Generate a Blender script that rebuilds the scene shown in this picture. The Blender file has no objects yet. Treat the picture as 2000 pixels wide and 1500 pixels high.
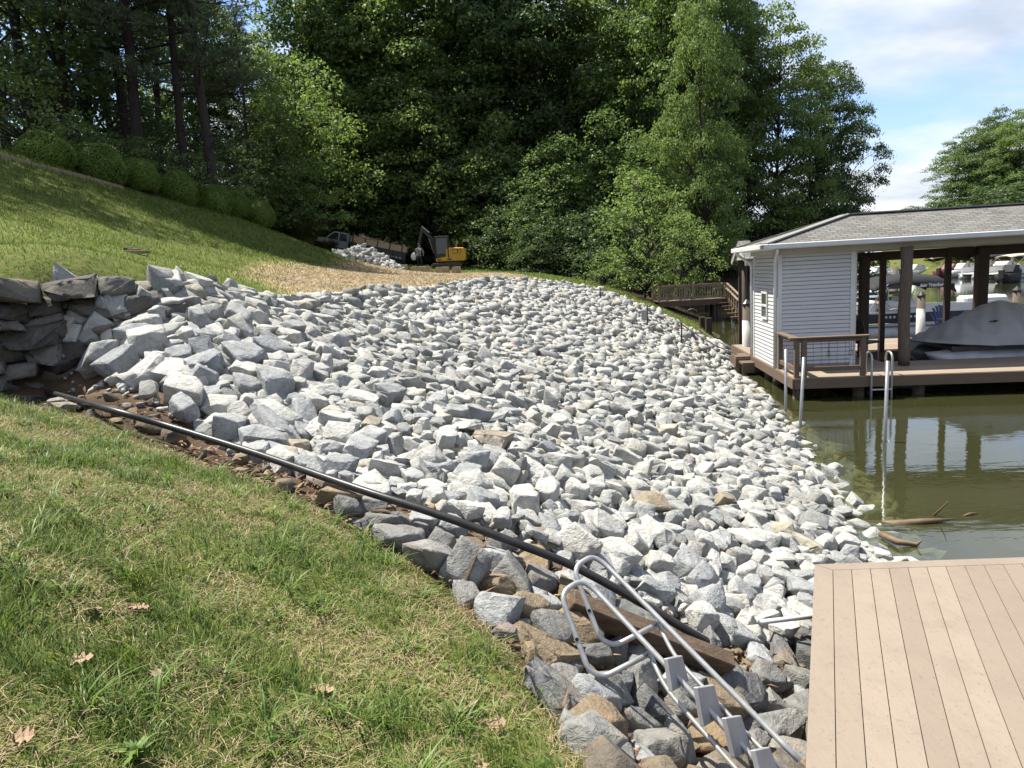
import bpy, bmesh, math, random
import numpy as np
from mathutils import Vector, Matrix
R_ = math.radians
scene = bpy.context.scene
COL = scene.collection

# ---------------------------------------------------------------- camera
FPX = 1387.0
CAM = np.array([0.0, 0.0, 2.85])
PITCH, ROLL = R_(8.76), R_(3.15)
_F = np.array([0, math.cos(PITCH), -math.sin(PITCH)])
_U0 = np.array([0, math.sin(PITCH), math.cos(PITCH)])
_R0 = np.array([1.0, 0, 0])
_RT = _R0 * math.cos(ROLL) - _U0 * math.sin(ROLL)
_UP = _U0 * math.cos(ROLL) + _R0 * math.sin(ROLL)
cam = bpy.data.cameras.new('camera')
cam.sensor_fit = 'HORIZONTAL'
cam.sensor_width = 36.0
cam.lens = FPX / 2000 * 36
cam.clip_start = 0.05
cam.clip_end = 3000
camo = bpy.data.objects.new('camera', cam)
COL.objects.link(camo)
camo.matrix_world = Matrix(((_RT[0], _UP[0], -_F[0], CAM[0]), (_RT[1], _UP[1], -_F[1], CAM[1]), (_RT[2], _UP[2], -_F[2], CAM[2]), (0, 0, 0, 1)))
scene.camera = camo

# ---------------------------------------------------------------- sun, sky, exposure
SUN_EL, SUN_AZ = 63.0, -58.0       # azimuth clockwise from +Y (ahead of the camera)
sd = Vector((math.sin(R_(SUN_AZ)) * math.cos(R_(SUN_EL)), math.cos(R_(SUN_AZ)) * math.cos(R_(SUN_EL)), math.sin(R_(SUN_EL))))
sl = bpy.data.lights.new('sun', 'SUN')
sl.energy = 5.0
sl.angle = R_(0.5)
sl.color = (1.0, 0.95, 0.86)
so = bpy.data.objects.new('sun', sl)
COL.objects.link(so)
so.location = (-30, 30, 60)
so.rotation_euler = sd.to_track_quat('Z', 'Y').to_euler()

world = bpy.data.worlds.new("World")
scene.world = world
world.use_nodes = True
wn, wl = world.node_tree.nodes, world.node_tree.links
wn.clear()
w_out = wn.new('ShaderNodeOutputWorld')
w_bg = wn.new('ShaderNodeBackground')
w_bg.inputs['Strength'].default_value = 0.095
w_sky = wn.new('ShaderNodeTexSky')
w_sky.sky_type = 'NISHITA'
w_sky.sun_disc = False
w_sky.sun_elevation = R_(SUN_EL)
w_sky.sun_rotation = R_(SUN_AZ % 360)
w_sky.air_density = 1.3
w_sky.dust_density = 0.45
w_sky.ozone_density = 1.3
w_tc = wn.new('ShaderNodeTexCoord')
w_sep = wn.new('ShaderNodeSeparateXYZ')
wl.new(w_tc.outputs['Generated'], w_sep.inputs[0])
def wmath(op, a, b=None):
    n = wn.new('ShaderNodeMath'); n.operation = op
    for i, v in enumerate((a, b)):
        if v is None: continue
        if isinstance(v, (int, float)): n.inputs[i].default_value = v
        else: wl.new(v, n.inputs[i])
    return n.outputs[0]
zz = wmath('ADD', wmath('MAXIMUM', w_sep.outputs['Z'], 0.0), 0.22)
w_cmb = wn.new('ShaderNodeCombineXYZ')
wl.new(wmath('DIVIDE', w_sep.outputs['X'], zz), w_cmb.inputs[0])
wl.new(wmath('DIVIDE', w_sep.outputs['Y'], zz), w_cmb.inputs[1])
def wnoise(scale, detail, rough, off, dist=0.0):
    m = wn.new('ShaderNodeMapping'); m.inputs['Location'].default_value = off
    wl.new(w_cmb.outputs[0], m.inputs[0])
    n = wn.new('ShaderNodeTexNoise')
    n.inputs['Scale'].default_value = scale; n.inputs['Detail'].default_value = detail
    n.inputs['Roughness'].default_value = rough; n.inputs['Distortion'].default_value = dist
    wl.new(m.outputs[0], n.inputs['Vector'])
    return n.outputs['Fac']
def wramp(fac, stops):
    r = wn.new('ShaderNodeValToRGB')
    el = r.color_ramp.elements
    while len(el) < len(stops): el.new(0.5)
    for e, (p, c) in zip(el, stops):
        e.position = p; e.color = (*c, 1) if len(c) == 3 else c
    wl.new(fac, r.inputs[0])
    return r.outputs[0]
cl_mask = wramp(wnoise(1.15, 6, 0.5, CLOUD_OFF if 'CLOUD_OFF' in globals() else (3.1, 1.7, 0), 0.25), [(0.41, (0, 0, 0)), (0.56, (1, 1, 1))])
cl_tone = wramp(wnoise(2.3, 5, 0.55, (7.3, 2.2, 0), 0.2), [(0.34, (2.9, 3.25, 3.8)), (0.64, (5.2, 5.2, 5.25))])
w_mix = wn.new('ShaderNodeMixRGB')
wl.new(wmath('MULTIPLY', cl_mask, 0.9), w_mix.inputs[0])
w_tint = wn.new('ShaderNodeMixRGB'); w_tint.blend_type = 'MULTIPLY'; w_tint.inputs[0].default_value = 1.0
w_tint.inputs[2].default_value = (0.68, 0.75, 0.98, 1)
wl.new(w_sky.outputs[0], w_tint.inputs[1])
wl.new(w_tint.outputs[0], w_mix.inputs[1])
wl.new(cl_tone, w_mix.inputs[2])
wl.new(w_mix.outputs[0], w_bg.inputs['Color'])
wl.new(w_bg.outputs[0], w_out.inputs['Surface'])

scene.view_settings.view_transform = 'Standard'
scene.view_settings.look = 'None'
scene.view_settings.exposure = 1.25
scene.view_settings.gamma = 1.0
cy = scene.cycles
cy.max_bounces = 7; cy.diffuse_bounces = 4; cy.glossy_bounces = 3
cy.transmission_bounces = 4; cy.transparent_max_bounces = 8
cy.caustics_reflective = False; cy.caustics_refractive = False
cy.use_denoising = True

# ---------------------------------------------------------------- measuring helpers: a sight line met at a height or a distance
def ray(x, y):
    return _F + _RT * (x - 1000) / FPX - _UP * (y - 750) / FPX
def atz(x, y, z):
    d = ray(x, y); return CAM + d * ((z - CAM[2]) / d[2])
def aty(x, y, Y):
    d = ray(x, y); return CAM + d * (Y / d[1])
def proj(P):
    v = np.asarray(P, float) - CAM
    z = v @ _F
    return 1000 + FPX * (v @ _RT) / z, 750 - FPX * (v @ _UP) / z

# ---------------------------------------------------------------- object helpers
def tag(o, label=None, cat=None, group=None, kind=None):
    if label: o['label'] = label
    if cat: o['category'] = cat
    if group: o['group'] = group
    if kind: o['kind'] = kind
    return o
def empty(name, loc=(0, 0, 0), rz=0.0, label=None, cat=None, group=None):
    o = bpy.data.objects.new(name, None)
    o.empty_display_size = 0.2
    COL.objects.link(o)
    o.location = loc; o.rotation_euler = (0, 0, rz)
    return tag(o, label, cat, group)
def link(name, me, parent=None):
    o = bpy.data.objects.new(name, me)
    COL.objects.link(o)
    if parent is not None: o.parent = parent
    return o
def np_mesh(name, V, faces, mat=None, smooth=False):
    """V (N,3); faces: list of (M,k) index arrays."""
    me = bpy.data.meshes.new(name)
    V = np.asarray(V, np.float32)
    me.vertices.add(len(V)); me.vertices.foreach_set('co', V.ravel())
    faces = [np.asarray(f, np.int32) for f in faces if len(f)]
    loops = np.concatenate([f.ravel() for f in faces])
    tot = np.concatenate([np.full(len(f), f.shape[1], np.int32) for f in faces])
    start = np.concatenate([[0], np.cumsum(tot)[:-1]]).astype(np.int32)
    me.loops.add(len(loops)); me.loops.foreach_set('vertex_index', loops)
    me.polygons.add(len(tot)); me.polygons.foreach_set('loop_start', start); me.polygons.foreach_set('loop_total', tot)
    if smooth: me.polygons.foreach_set('use_smooth', np.ones(len(tot), bool))
    me.update(calc_edges=True); me.validate()
    if mat: me.materials.append(mat)
    return me
class MB:
    """collects boxes, bars and tubes into one mesh"""
    def __init__(s): s.v = []; s.f = []
    def add(s, vs, fs):
        n = len(s.v); s.v += [tuple(map(float, p)) for p in vs]; s.f += [tuple(i + n for i in f) for f in fs]; return s
    def box(s, c, d, rz=0.0, M=None):
        c = np.array(c, float); hx, hy, hz = np.array(d, float) / 2
        P = np.array([(x, y, z) for x in (-hx, hx) for y in (-hy, hy) for z in (-hz, hz)])
        if M is not None: P = P @ np.array(M).T
        if rz:
            cs, sn = math.cos(rz), math.sin(rz)
            P = P @ np.array([[cs, sn, 0], [-sn, cs, 0], [0, 0, 1]])
        return s.add(P + c, [(0, 1, 3, 2), (4, 6, 7, 5), (0, 4, 5, 1), (2, 3, 7, 6), (0, 2, 6, 4), (1, 5, 7, 3)])
    def beam(s, a, b, w, h, up=(0, 0, 1)):
        """box from a to b, w across and h along up"""
        a, b = np.array(a, float), np.array(b, float)
        t = (b - a) / np.linalg.norm(b - a)
        u = np.array(up, float); sx = np.cross(t, u); sx /= np.linalg.norm(sx); u = np.cross(sx, t)
        P = [p + sx * i * w / 2 + u * j * h / 2 for p in (a, b) for i, j in ((-1, -1), (1, -1), (1, 1), (-1, 1))]
        return s.add(P, [(3, 2, 1, 0), (4, 5, 6, 7), (0, 1, 5, 4), (1, 2, 6, 5), (2, 3, 7, 6), (3, 0, 4, 7)])
    def tube(s, pts, r, n=8, cap=True):
        pts = [np.array(p, float) for p in pts]
        rs = r if hasattr(r, '__len__') else [r] * len(pts)
        rings = []; ref = None
        for i, p in enumerate(pts):
            t = pts[min(i + 1, len(pts) - 1)] - pts[max(i - 1, 0)]
            t = t / (np.linalg.norm(t) + 1e-9)
            if ref is None: ref = np.array([1.0, 0, 0]) if abs(t[0]) < 0.8 else np.array([0, 1.0, 0])
            a = np.cross(t, ref); a /= np.linalg.norm(a) + 1e-9; b = np.cross(t, a); ref = np.cross(a, t) * 1.0
            ref = b if False else ref
            rings.append([p + rs[i] * (a * math.cos(k * 2 * math.pi / n) + b * math.sin(k * 2 * math.pi / n)) for k in range(n)])
        fs = []
        for i in range(len(rings) - 1):
            for k in range(n):
                fs.append((i * n + k, i * n + (k + 1) % n, (i + 1) * n + (k + 1) % n, (i + 1) * n + k))
        if cap:
            fs.append(tuple(range(n - 1, -1, -1))); fs.append(tuple((len(rings) - 1) * n + k for k in range(n)))
        return s.add([q for rg in rings for q in rg], fs)
    def cone(s, c, r, h, n=10):
        c = np.array(c, float)
        vs = [c + (r * math.cos(k * 2 * math.pi / n), r * math.sin(k * 2 * math.pi / n), 0) for k in range(n)] + [c + (0, 0, h)]
        return s.add(vs, [(k, (k + 1) % n, n) for k in range(n)] + [tuple(range(n - 1, -1, -1))])
    def prism(s, poly, z0, z1):
        n = len(poly)
        vs = [(x, y, z0) for x, y in poly] + [(x, y, z1) for x, y in poly]
        return s.add(vs, [tuple(range(n - 1, -1, -1)), tuple(range(n, 2 * n))] + [(k, (k + 1) % n, n + (k + 1) % n, n + k) for k in range(n)])
    def loft(s, rings, close=True, caps=True):
        n = len(rings[0]); fs = []
        for i in range(len(rings) - 1):
            for k in range(n if close else n - 1):
                fs.append((i * n + k, i * n + (k + 1) % n, (i + 1) * n + (k + 1) % n, (i + 1) * n + k))
        if caps: fs += [tuple(range(n - 1, -1, -1)), tuple((len(rings) - 1) * n + k for k in range(n))]
        return s.add([q for rg in rings for q in rg], fs)
    def mesh(s, name, mat, smooth=False, bevel=0.0):
        me = bpy.data.meshes.new(name); me.from_pydata(s.v, [], s.f); me.update()
        bm = bmesh.new(); bm.from_mesh(me)
        bmesh.ops.recalc_face_normals(bm, faces=bm.faces)
        if bevel: bmesh.ops.bevel(bm, geom=bm.edges[:], offset=bevel, segments=1, affect='EDGES', clamp_overlap=True)
        bm.to_mesh(me); bm.free()
        if smooth:
            for p in me.polygons: p.use_smooth = True
        if mat: me.materials.append(mat)
        return me
    def build(s, name, mat, parent=None, smooth=False, bevel=0.0):
        return link(name, s.mesh(name, mat, smooth, bevel), parent)

# ---------------------------------------------------------------- materials
class NT:
    def __init__(s, name):
        s.m = bpy.data.materials.new(name); s.m.use_nodes = True
        s.n, s.l = s.m.node_tree.nodes, s.m.node_tree.links
        s.n.clear(); s.out = s.n.new('ShaderNodeOutputMaterial')
    def node(s, t, **kw):
        n = s.n.new('ShaderNode' + t)
        for k, v in kw.items(): setattr(n, k, v)
        return n
    def put(s, sock, v):
        if v is None: return
        if hasattr(v, 'is_output'): s.l.new(v, sock)
        elif isinstance(v, tuple) and len(v) == 3 and sock.type == 'RGBA': sock.default_value = (*v, 1)
        else: sock.default_value = v
    def math(s, op, a, b=None, c=None):
        n = s.node('Math', operation=op)
        for i, v in enumerate((a, b, c)): s.put(n.inputs[i], v)
        return n.outputs[0]
    def mix(s, f, a, b, mode='MIX'):
        n = s.node('MixRGB', blend_type=mode)
        s.put(n.inputs[0], f); s.put(n.inputs[1], a); s.put(n.inputs[2], b); return n.outputs[0]
    def ramp(s, f, stops, interp='LINEAR'):
        r = s.node('ValToRGB'); r.color_ramp.interpolation = interp
        el = r.color_ramp.elements
        while len(el) < len(stops): el.new(0.5)
        for e, (p, c) in zip(el, stops): e.position = p; e.color = (*c, 1) if hasattr(c, '__len__') else (c, c, c, 1)
        s.put(r.inputs[0], f); return r.outputs[0]
    def coord(s, kind='Object', scale=None, rot=None):
        t = s.node('NewGeometry').outputs['Position'] if kind == 'World' else s.node('TexCoord').outputs[kind]
        if scale or rot:
            mp = s.node('Mapping'); s.l.new(t, mp.inputs[0])
            if scale: mp.inputs['Scale'].default_value = scale
            if rot: mp.inputs['Rotation'].default_value = rot
            t = mp.outputs[0]
        return t
    def noise(s, vec, scale, detail=4, rough=0.55, dist=0.0):
        n = s.node('TexNoise'); s.put(n.inputs['Vector'], vec)
        n.inputs['Scale'].default_value = scale; n.inputs['Detail'].default_value = detail
        n.inputs['Roughness'].default_value = rough; n.inputs['Distortion'].default_value = dist
        return n.outputs['Fac']
    def bump(s, h, strength=0.5, dist=0.02):
        b = s.node('Bump'); b.inputs['Strength'].default_value = strength; b.inputs['Distance'].default_value = dist
        s.put(b.inputs['Height'], h); return b.outputs[0]
    def bsdf(s, col, rough=0.7, metal=0.0, normal=None, spec=0.3, **kw):
        b = s.node('BsdfPrincipled')
        s.put(b.inputs['Base Color'], col); s.put(b.inputs['Roughness'], rough); s.put(b.inputs['Metallic'], metal)
        b.inputs['Specular IOR Level'].default_value = spec
        if normal is not None: s.l.new(normal, b.inputs['Normal'])
        return b.outputs[0]
    def done(s, sh): s.l.new(sh, s.out.inputs['Surface']); return s.m
def pmat(name, c1, c2=None, scale=6.0, rough=0.6, bump=0.0, stretch=None, metal=0.0, spec=0.3, bscale=None, space='Object'):
    t = NT(name)
    co = t.coord(space, stretch)
    c2 = c2 or tuple(x * 0.82 for x in c1)
    f = t.ramp(t.noise(co, scale, 5, 0.6), [(0.3, 0.0), (0.7, 1.0)])
    col = t.mix(f, c1, c2)
    nb = t.bump(t.noise(co, bscale or scale * 3, 4), bump, 0.01) if bump else None
    return t.done(t.bsdf(col, rough, metal, nb, spec))
def leafmat(name, stops, trans=0.35, rough=0.55, obj_amt=0.35, clump=0.35):
    t = NT(name)
    isl = t.node('NewGeometry').outputs['Random Per Island']
    obr = t.node('ObjectInfo').outputs['Random']
    big = t.noise(t.coord('Object'), 0.45, 2)
    f = t.math('ADD', t.math('MULTIPLY', isl, 1 - obj_amt - clump), t.math('ADD', t.math('MULTIPLY', obr, obj_amt), t.math('MULTIPLY', big, clump)))
    col = t.ramp(f, stops)
    a = t.bsdf(col, rough + .08, 0, None, 0.3)
    b = t.node('BsdfTranslucent'); t.put(b.inputs[0], t.mix(0.5, col, t.mix(1.0, col, (1.25, 1.35, 0.5), 'MULTIPLY')))
    m = t.node('MixShader'); m.inputs[0].default_value = trans
    t.l.new(a, m.inputs[1]); t.l.new(b.outputs[0], m.inputs[2])
    return t.done(m.outputs[0])
# ---------------------------------------------------------------- terrain
_cz = [(1140,1500,.95),(1000,1270,1.05),(800,1090,1.25),(600,990,1.45),(300,860,1.75),(0,790,2.05),(0,1100,1.85),(0,1500,1.6),(500,1200,1.4),(500,1500,1.3),
(1400,1265,.42),(1420,1330,.38),(1300,1450,.5),(1550,1400,.15),(1580,1200,.12),(110,768,1.95),(400,880,1.62),(700,985,1.35),(1000,1060,1.05),(1200,1150,.72)]
_wl = [(1730,1092),(1700,1070),(1650,990),(1600,925),(1560,870),(1500,800),(1450,745),(1410,700),(1390,665)]
_cd = [(100,545,7.5),(300,575,8),(500,588,10.5),(600,592,12),(750,567,16),(900,557,20),(1000,550,24),(1100,555,26),(1250,602,27),(1365,639,27.5),
(300,680,7.0),(500,700,7.4),(800,750,8.5),(800,650,12),(1000,850,7),(1000,650,15),(1200,700,14),(1200,900,8),(1300,620,22),(1100,600,20),(1400,850,10.2),(1350,700,18),
(600,560,18),(800,537,42),(1000,534,42),(1100,547,36),(1250,592,33),(1285,594,37),(1100,535,50),
(0,500,10),(0,400,16),(0,300,24),(250,490,13),(400,520,16),(620,525,30),(250,400,24),(250,375,28),(500,440,36),(640,500,48),(400,450,27),
(700,508,55),(850,521,52),(150,440,17)]
_xyz = [(0,0,1.2),(-3,0,2.0),(-7,2,3.0),(1.2,1,.75),(2.5,0,.3),(4,0,-.5),(-12,5,4.3),(-20,12,7.5),(-30,30,11),(-25,50,10.5),(-40,80,13),(-12,70,5.5),(0,70,3.8),(0,95,5),
(12,52,1.8),(9.5,40,.6),(14,60,2.4),(20,75,2.5),(24,95,2),
(3.9,3.6,-.5),(5.5,4,-1.4),(4.6,6.5,-.55),(5.2,8,-.6),(6.0,11,-.7),(7.0,8,-1.5),(6.6,13.4,-.8),(7.2,17,-.8),(9,14,-1.6),(8.6,21,-1.0),(11,27,-1.4),(10.2,31,-.7),(12.5,36,-1),(12,42,-.5),(16,44,-1),(20,40,-2),(26,52,-1.6),(32,62,-2),(33,75,-2),(45,60,-2),(40,30,-2),(20,10,-2),(20,-5,-2),(60,40,-2),(10,0,-2),
(13.5,46.5,0),(18,49,.1),(24,55,.1),(29,60,0),(31,68,-.3),(20,57,1.6),(25,64,1.5),(34,88,-2),(33,110,-1.5),
(44,86,0),(48,78,0),(53,70,0),(60,62,0),(75,50,0),(42,100,0),(52,98,3),(62,80,3),(75,72,3.5),(95,60,3),(60,120,5),(100,100,6),(40,125,.4),(38,150,3),(0,150,8),(-80,150,14),(120,200,8),(0,260,9),(-70,20,16),(-40,-10,9),(-10,-20,4),(10,-20,-2),(60,-20,-2),(130,20,-1),(150,80,5)]
_pts = np.array([atz(*q) for q in _cz] + [atz(x, y, 0.02) for x, y in _wl] + [aty(*q) for q in _cd] + [tuple(map(float, q)) for q in _xyz])
_S = _pts[:, :2]
def _tps(r2): return 0.5 * r2 * np.log(r2 + 1e-9)
_n = len(_S)
_K = _tps(((_S[:, None] - _S[None]) ** 2).sum(-1)) + np.eye(_n) * 0.02
_P = np.c_[np.ones(_n), _S]
_A = np.zeros((_n + 3, _n + 3)); _A[:_n, :_n] = _K; _A[:_n, _n:] = _P; _A[_n:, :_n] = _P.T
_W = np.linalg.solve(_A, np.r_[_pts[:, 2], 0, 0, 0])
def terr(x, y):
    q = np.stack([np.ravel(x), np.ravel(y)], 1).astype(float)
    out = np.empty(len(q))
    for i in range(0, len(q), 20000):
        c = q[i:i + 20000]
        out[i:i + 20000] = _tps(((c[:, None] - _S[None]) ** 2).sum(-1)) @ _W[:_n] + np.c_[np.ones(len(c)), c] @ _W[_n:]
    return np.clip(out, -2.2, 22).reshape(np.shape(x))
def tz(x, y): return float(terr(np.array([x]), np.array([y]))[0])
def tnormal(x, y, e=0.15):
    gx = (terr(x + e, y) - terr(x - e, y)) / (2 * e); gy = (terr(x, y + e) - terr(x, y - e)) / (2 * e)
    n = np.stack([-gx, -gy, np.ones_like(gx)], -1)
    return n / np.linalg.norm(n, axis=-1, keepdims=True)
def inside(poly, x, y):
    x, y = np.asarray(x, float), np.asarray(y, float)
    r = np.zeros(x.shape, bool); n = len(poly)
    for i in range(n):
        x1, y1 = poly[i]; x2, y2 = poly[(i + 1) % n]
        c = ((y1 > y) != (y2 > y)) & (x < (x2 - x1) * (y - y1) / (y2 - y1 + 1e-12) + x1)
        r ^= c
    return r
def edge_dist(poly, x, y):
    x, y = np.asarray(x, float), np.asarray(y, float); d = np.full(x.shape, 1e9); n = len(poly)
    for i in range(n):
        a = np.array(poly[i]); b = np.array(poly[(i + 1) % n]); ab = b - a
        t = np.clip(((x - a[0]) * ab[0] + (y - a[1]) * ab[1]) / (ab @ ab + 1e-12), 0, 1)
        d = np.minimum(d, np.hypot(x - a[0] - t * ab[0], y - a[1] - t * ab[1]))
    return d
CREST = [(-4.6,7.35),(-3.93,8.0),(-3.68,10.5),(-3.35,12),(-2.73,16),(-1.27,20),(.19,24),(1.2,24.2),(3.9,24.6),(6.6,25.3)]
SHORE = [(7.4,25.2),(6.65,21.3),(5.85,16.9),(5.35,13.5),(4.95,10.8),(4.7,9.3),(4.45,8.0),(4.15,6.8),(3.7,6.0)]
PIPEL = [(3.0,5.4),(2.2,4.9),(1.25,4.25),(.61,4.5),(-.06,4.66),(-1.1,4.78),(-2.43,5.5),(-4.4,6.85)]
RIPRAP = CREST + SHORE + PIPEL
OLD = [(1.25,4.2),(2.0,4.75),(2.5,4.6),(1.7,3.0),(1.3,1.9),(.75,1.7),(.3,2.45),(-.03,3.2),(-.55,3.95),(-1.25,4.42),(-1.15,4.78),(-.06,4.66),(.61,4.5)]
LAWN = [(.28,2.45),(-.07,3.18),(-.65,3.92),(-1.35,4.37),(-2.0,4.85),(-2.75,5.25),(-4.1,5.65),(-7,6.2),(-8,-2),(1.0,-2),(.75,1.5)]
STRAW = [(-6.6,17),(-5.0,13.6),(-3.4,12.0),(-2.73,16),(-1.27,20),(.19,24),(1.0,24.8),(2.0,29),(1.4,36),(0,46),(-5.6,46),(-8,38),(-7.6,29),(-7.2,22)]
MIDLAWN = [(-4.7,7.4),(-3.93,8.0),(-3.68,10.5),(-3.35,12),(-2.73,16),(.19,24),(1.2,24.2),(3.9,24.6),(6.9,25.3),(7.7,26.3),(8.0,28.5),(8.0,31),(7.6,35),(6,38),(3,44),(0,54),(-14,58),(-14,46),(-13.5,37),(-15,28.5),(-18.5,23.5),(-23,17),(-18,5),(-6,6.2)]
# one sheet of ground: a polar grid, fine near the viewer, out to the horizon
na, nr = 420, 330
ang = np.concatenate([np.linspace(-178, -62, 40, endpoint=False), np.linspace(-62, 62, na - 80), np.linspace(62, 178, 41)[1:]])
ang = np.radians(ang); na = len(ang)
rad = np.concatenate([[0.0], np.geomspace(0.25, 900, nr - 1)])
AA, RR = np.meshgrid(ang, rad)
GX, GY = np.sin(AA) * RR, np.cos(AA) * RR
GZ = terr(np.clip(GX, -150, 180), np.clip(GY, -40, 280))
# the far forest rises behind
RNG = np.random.RandomState(5)
V = np.stack([GX, GY, GZ], -1).reshape(-1, 3)
i0 = (np.arange(nr - 1)[:, None] * na + np.arange(na - 1)[None]).ravel()
F4 = np.stack([i0, i0 + na, i0 + na + 1, i0 + 1], 1)
wr = (np.arange(nr - 1) * na)
F4 = np.concatenate([F4, np.stack([wr + na - 1, wr + 2 * na - 1, wr + na, wr], 1)])
t = NT('ground_soil')
att = t.node('Attribute', attribute_name='cover'); sepc = t.node('SeparateColor'); t.l.new(att.outputs['Color'], sepc.inputs[0])
co = t.coord('World')
n1, n2, n3 = t.noise(co, 1.3, 5), t.noise(co, 14, 5, 0.65), t.noise(co, 60, 4, 0.7)
g = t.mix(t.ramp(n1, [(0.35, 0.0), (0.65, 1.0)]), (0.060, 0.090, 0.015), (0.10, 0.125, 0.026))
g = t.mix(t.ramp(n2, [(0.45, 0.0), (0.75, 0.7)]), g, (0.20, 0.155, 0.075))
straw = t.mix(n3, (0.22, 0.16, 0.08), (0.55, 0.42, 0.24))
dirt = t.mix(n2, (0.055, 0.035, 0.022), (0.17, 0.11, 0.07))
floor = t.mix(n2, (0.02, 0.016, 0.010), (0.085, 0.06, 0.035))
bed = t.mix(t.noise(co, 2.2, 5), (0.050, 0.046, 0.022), (0.11, 0.095, 0.05))
col = t.mix(sepc.outputs[0], floor, g)
col = t.mix(sepc.outputs[1], col, straw)
col = t.mix(sepc.outputs[2], col, dirt)
sp = t.node('SeparateXYZ'); t.l.new(co, sp.inputs[0])
col = t.mix(t.ramp(sp.outputs[2], [(0.0, 1.0), (0.06, 0.0)]), col, bed)
M_ground = t.done(t.bsdf(col, 0.95, 0, t.bump(t.math('ADD', n2, t.math('MULTIPLY', n3, 0.5)), 0.7, 0.04), 0.1))
V[:, 2] -= 0.14 * np.clip(edge_dist(RIPRAP, V[:, 0], V[:, 1]) / .5, 0, 1) * inside(RIPRAP, V[:, 0], V[:, 1])
gm = np_mesh('ground', V, [F4[:, ::-1]], M_ground, True)
x_, y_ = V[:, 0], V[:, 1]
wob = 0.25 * np.sin(x_ * 5 + 2 * np.sin(y_ * 3)) * np.cos(y_ * 4.3 + x_)
def soft(poly, w): 
    s = np.where(inside(poly, x_, y_), 1, -1) * edge_dist(poly, x_, y_)
    return np.clip(0.5 + (s + wob * w * 1.2) / (2 * w), 0, 1)
far_mead = [(44,90),(52,76),(60,66),(80,60),(80,76),(64,86),(54,100)]
cg = np.maximum(np.maximum(soft(LAWN, .12), soft(MIDLAWN, .3)), .75 * soft([(40, 78), (52, 62), (80, 40), (200, 60), (200, 200), (60, 240), (38, 150)], 2))
cs = soft(STRAW, .35); cd = np.maximum(soft(RIPRAP, .12), soft(OLD, .1))
ca = gm.color_attributes.new('cover', 'FLOAT_COLOR', 'POINT')
ca.data.foreach_set('color', np.stack([cg, cs, cd, np.ones_like(cg)], 1).astype(np.float32).ravel())
ground = tag(link('ground', gm), kind='structure')

# ---------------------------------------------------------------- lake: reflecting surface over murky water
t = NT('lake_water')
co = t.coord('World')
rp = t.math('ADD', t.noise(t.coord('World', (1.0, 2.2, 1)), 2.2, 3, 0.5, 0.4), t.math('MULTIPLY', t.noise(t.coord('World', (1.0, 1.8, 1)), 9, 2, 0.5), 0.22))
bn = t.bump(rp, 0.06, 0.04)
fr = t.node('Fresnel'); fr.inputs['IOR'].default_value = 1.85; t.l.new(bn, fr.inputs['Normal'])
gl = t.node('BsdfGlossy'); gl.inputs['Roughness'].default_value = 0.02; gl.inputs['Color'].default_value = (0.95, 0.98, 1, 1); t.l.new(bn, gl.inputs['Normal'])
tr = t.node('BsdfTransparent'); tr.inputs['Color'].default_value = (0.80, 0.82, 0.62, 1)
df = t.node('BsdfDiffuse'); df.inputs['Color'].default_value = (0.062, 0.066, 0.026, 1)
m1 = t.node('MixShader'); m1.inputs[0].default_value = 0.42; t.l.new(tr.outputs[0], m1.inputs[1]); t.l.new(df.outputs[0], m1.inputs[2])
m2 = t.node('MixShader'); t.l.new(fr.outputs[0], m2.inputs[0]); t.l.new(m1.outputs[0], m2.inputs[1]); t.l.new(gl.outputs[0], m2.inputs[2])
va = t.node('VolumeAbsorption'); va.inputs['Color'].default_value = (0.62, 0.66, 0.30, 1); va.inputs['Density'].default_value = 1.5
M_water = t.done(m2.outputs[0]); t.l.new(va.outputs[0], t.out.inputs['Volume'])
b = MB(); b.prism([(-8, -60), (400, -60), (400, 400), (20, 400), (6.5, 60), (-2, 26), (-2, 8), (-8, 2)], -3.0, 0.0)
lake = tag(b.build('lake_water', M_water), kind='structure')
# ---------------------------------------------------------------- where a sight line meets the ground (plus a height above it)
def hit(px, py, off=0.0, far=120):
    d = ray(px, py); ts = np.geomspace(1.0, far, 900)
    P = CAM + d[None] * ts[:, None]
    h = P[:, 2] - terr(P[:, 0], P[:, 1]) - off
    k = np.nonzero(h < 0)[0]
    k = k[0] if len(k) else len(ts) - 1
    if k == 0: return P[0]
    a, c = h[k - 1], h[k]
    return P[k - 1] + (P[k] - P[k - 1]) * (a / (a - c + 1e-12))
def onground(px, d, off=0.0):
    """point on the ground along picture column px at distance d"""
    x = aty(px, 500, d)[0]
    for _ in range(3):
        z = tz(x, d); p = proj((x, d, z)); x += (px - p[0]) * d / FPX
    return np.array([x, d, tz(x, d) + off])

# ---------------------------------------------------------------- common materials
M_steel = pmat('galvanised_steel', (0.319, 0.319, 0.312), (0.228, 0.228, 0.228), 20, 0.42, 0.05, metal=0.6)
M_alu = pmat('brushed_aluminium', (0.418, 0.418, 0.403), (0.319, 0.319, 0.304), 30, 0.38, 0.03, metal=0.55)
M_black = pmat('black_plastic', (0.014, 0.014, 0.015), (0.03, 0.028, 0.027), 14, 0.38, 0.05)
M_dark = pmat('dark_steel', (0.02, 0.02, 0.022), (0.05, 0.045, 0.04), 10, 0.5)
M_rubber = pmat('black_rubber', (0.02, 0.02, 0.02), (0.04, 0.04, 0.04), 10, 0.8)
M_white = pmat('white_gelcoat', (0.593, 0.593, 0.578), (0.532, 0.532, 0.517), 4, 0.35)
M_vinyl = pmat('white_vinyl', (0.502, 0.502, 0.494), (0.441, 0.441, 0.433), 5, 0.5)
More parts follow.
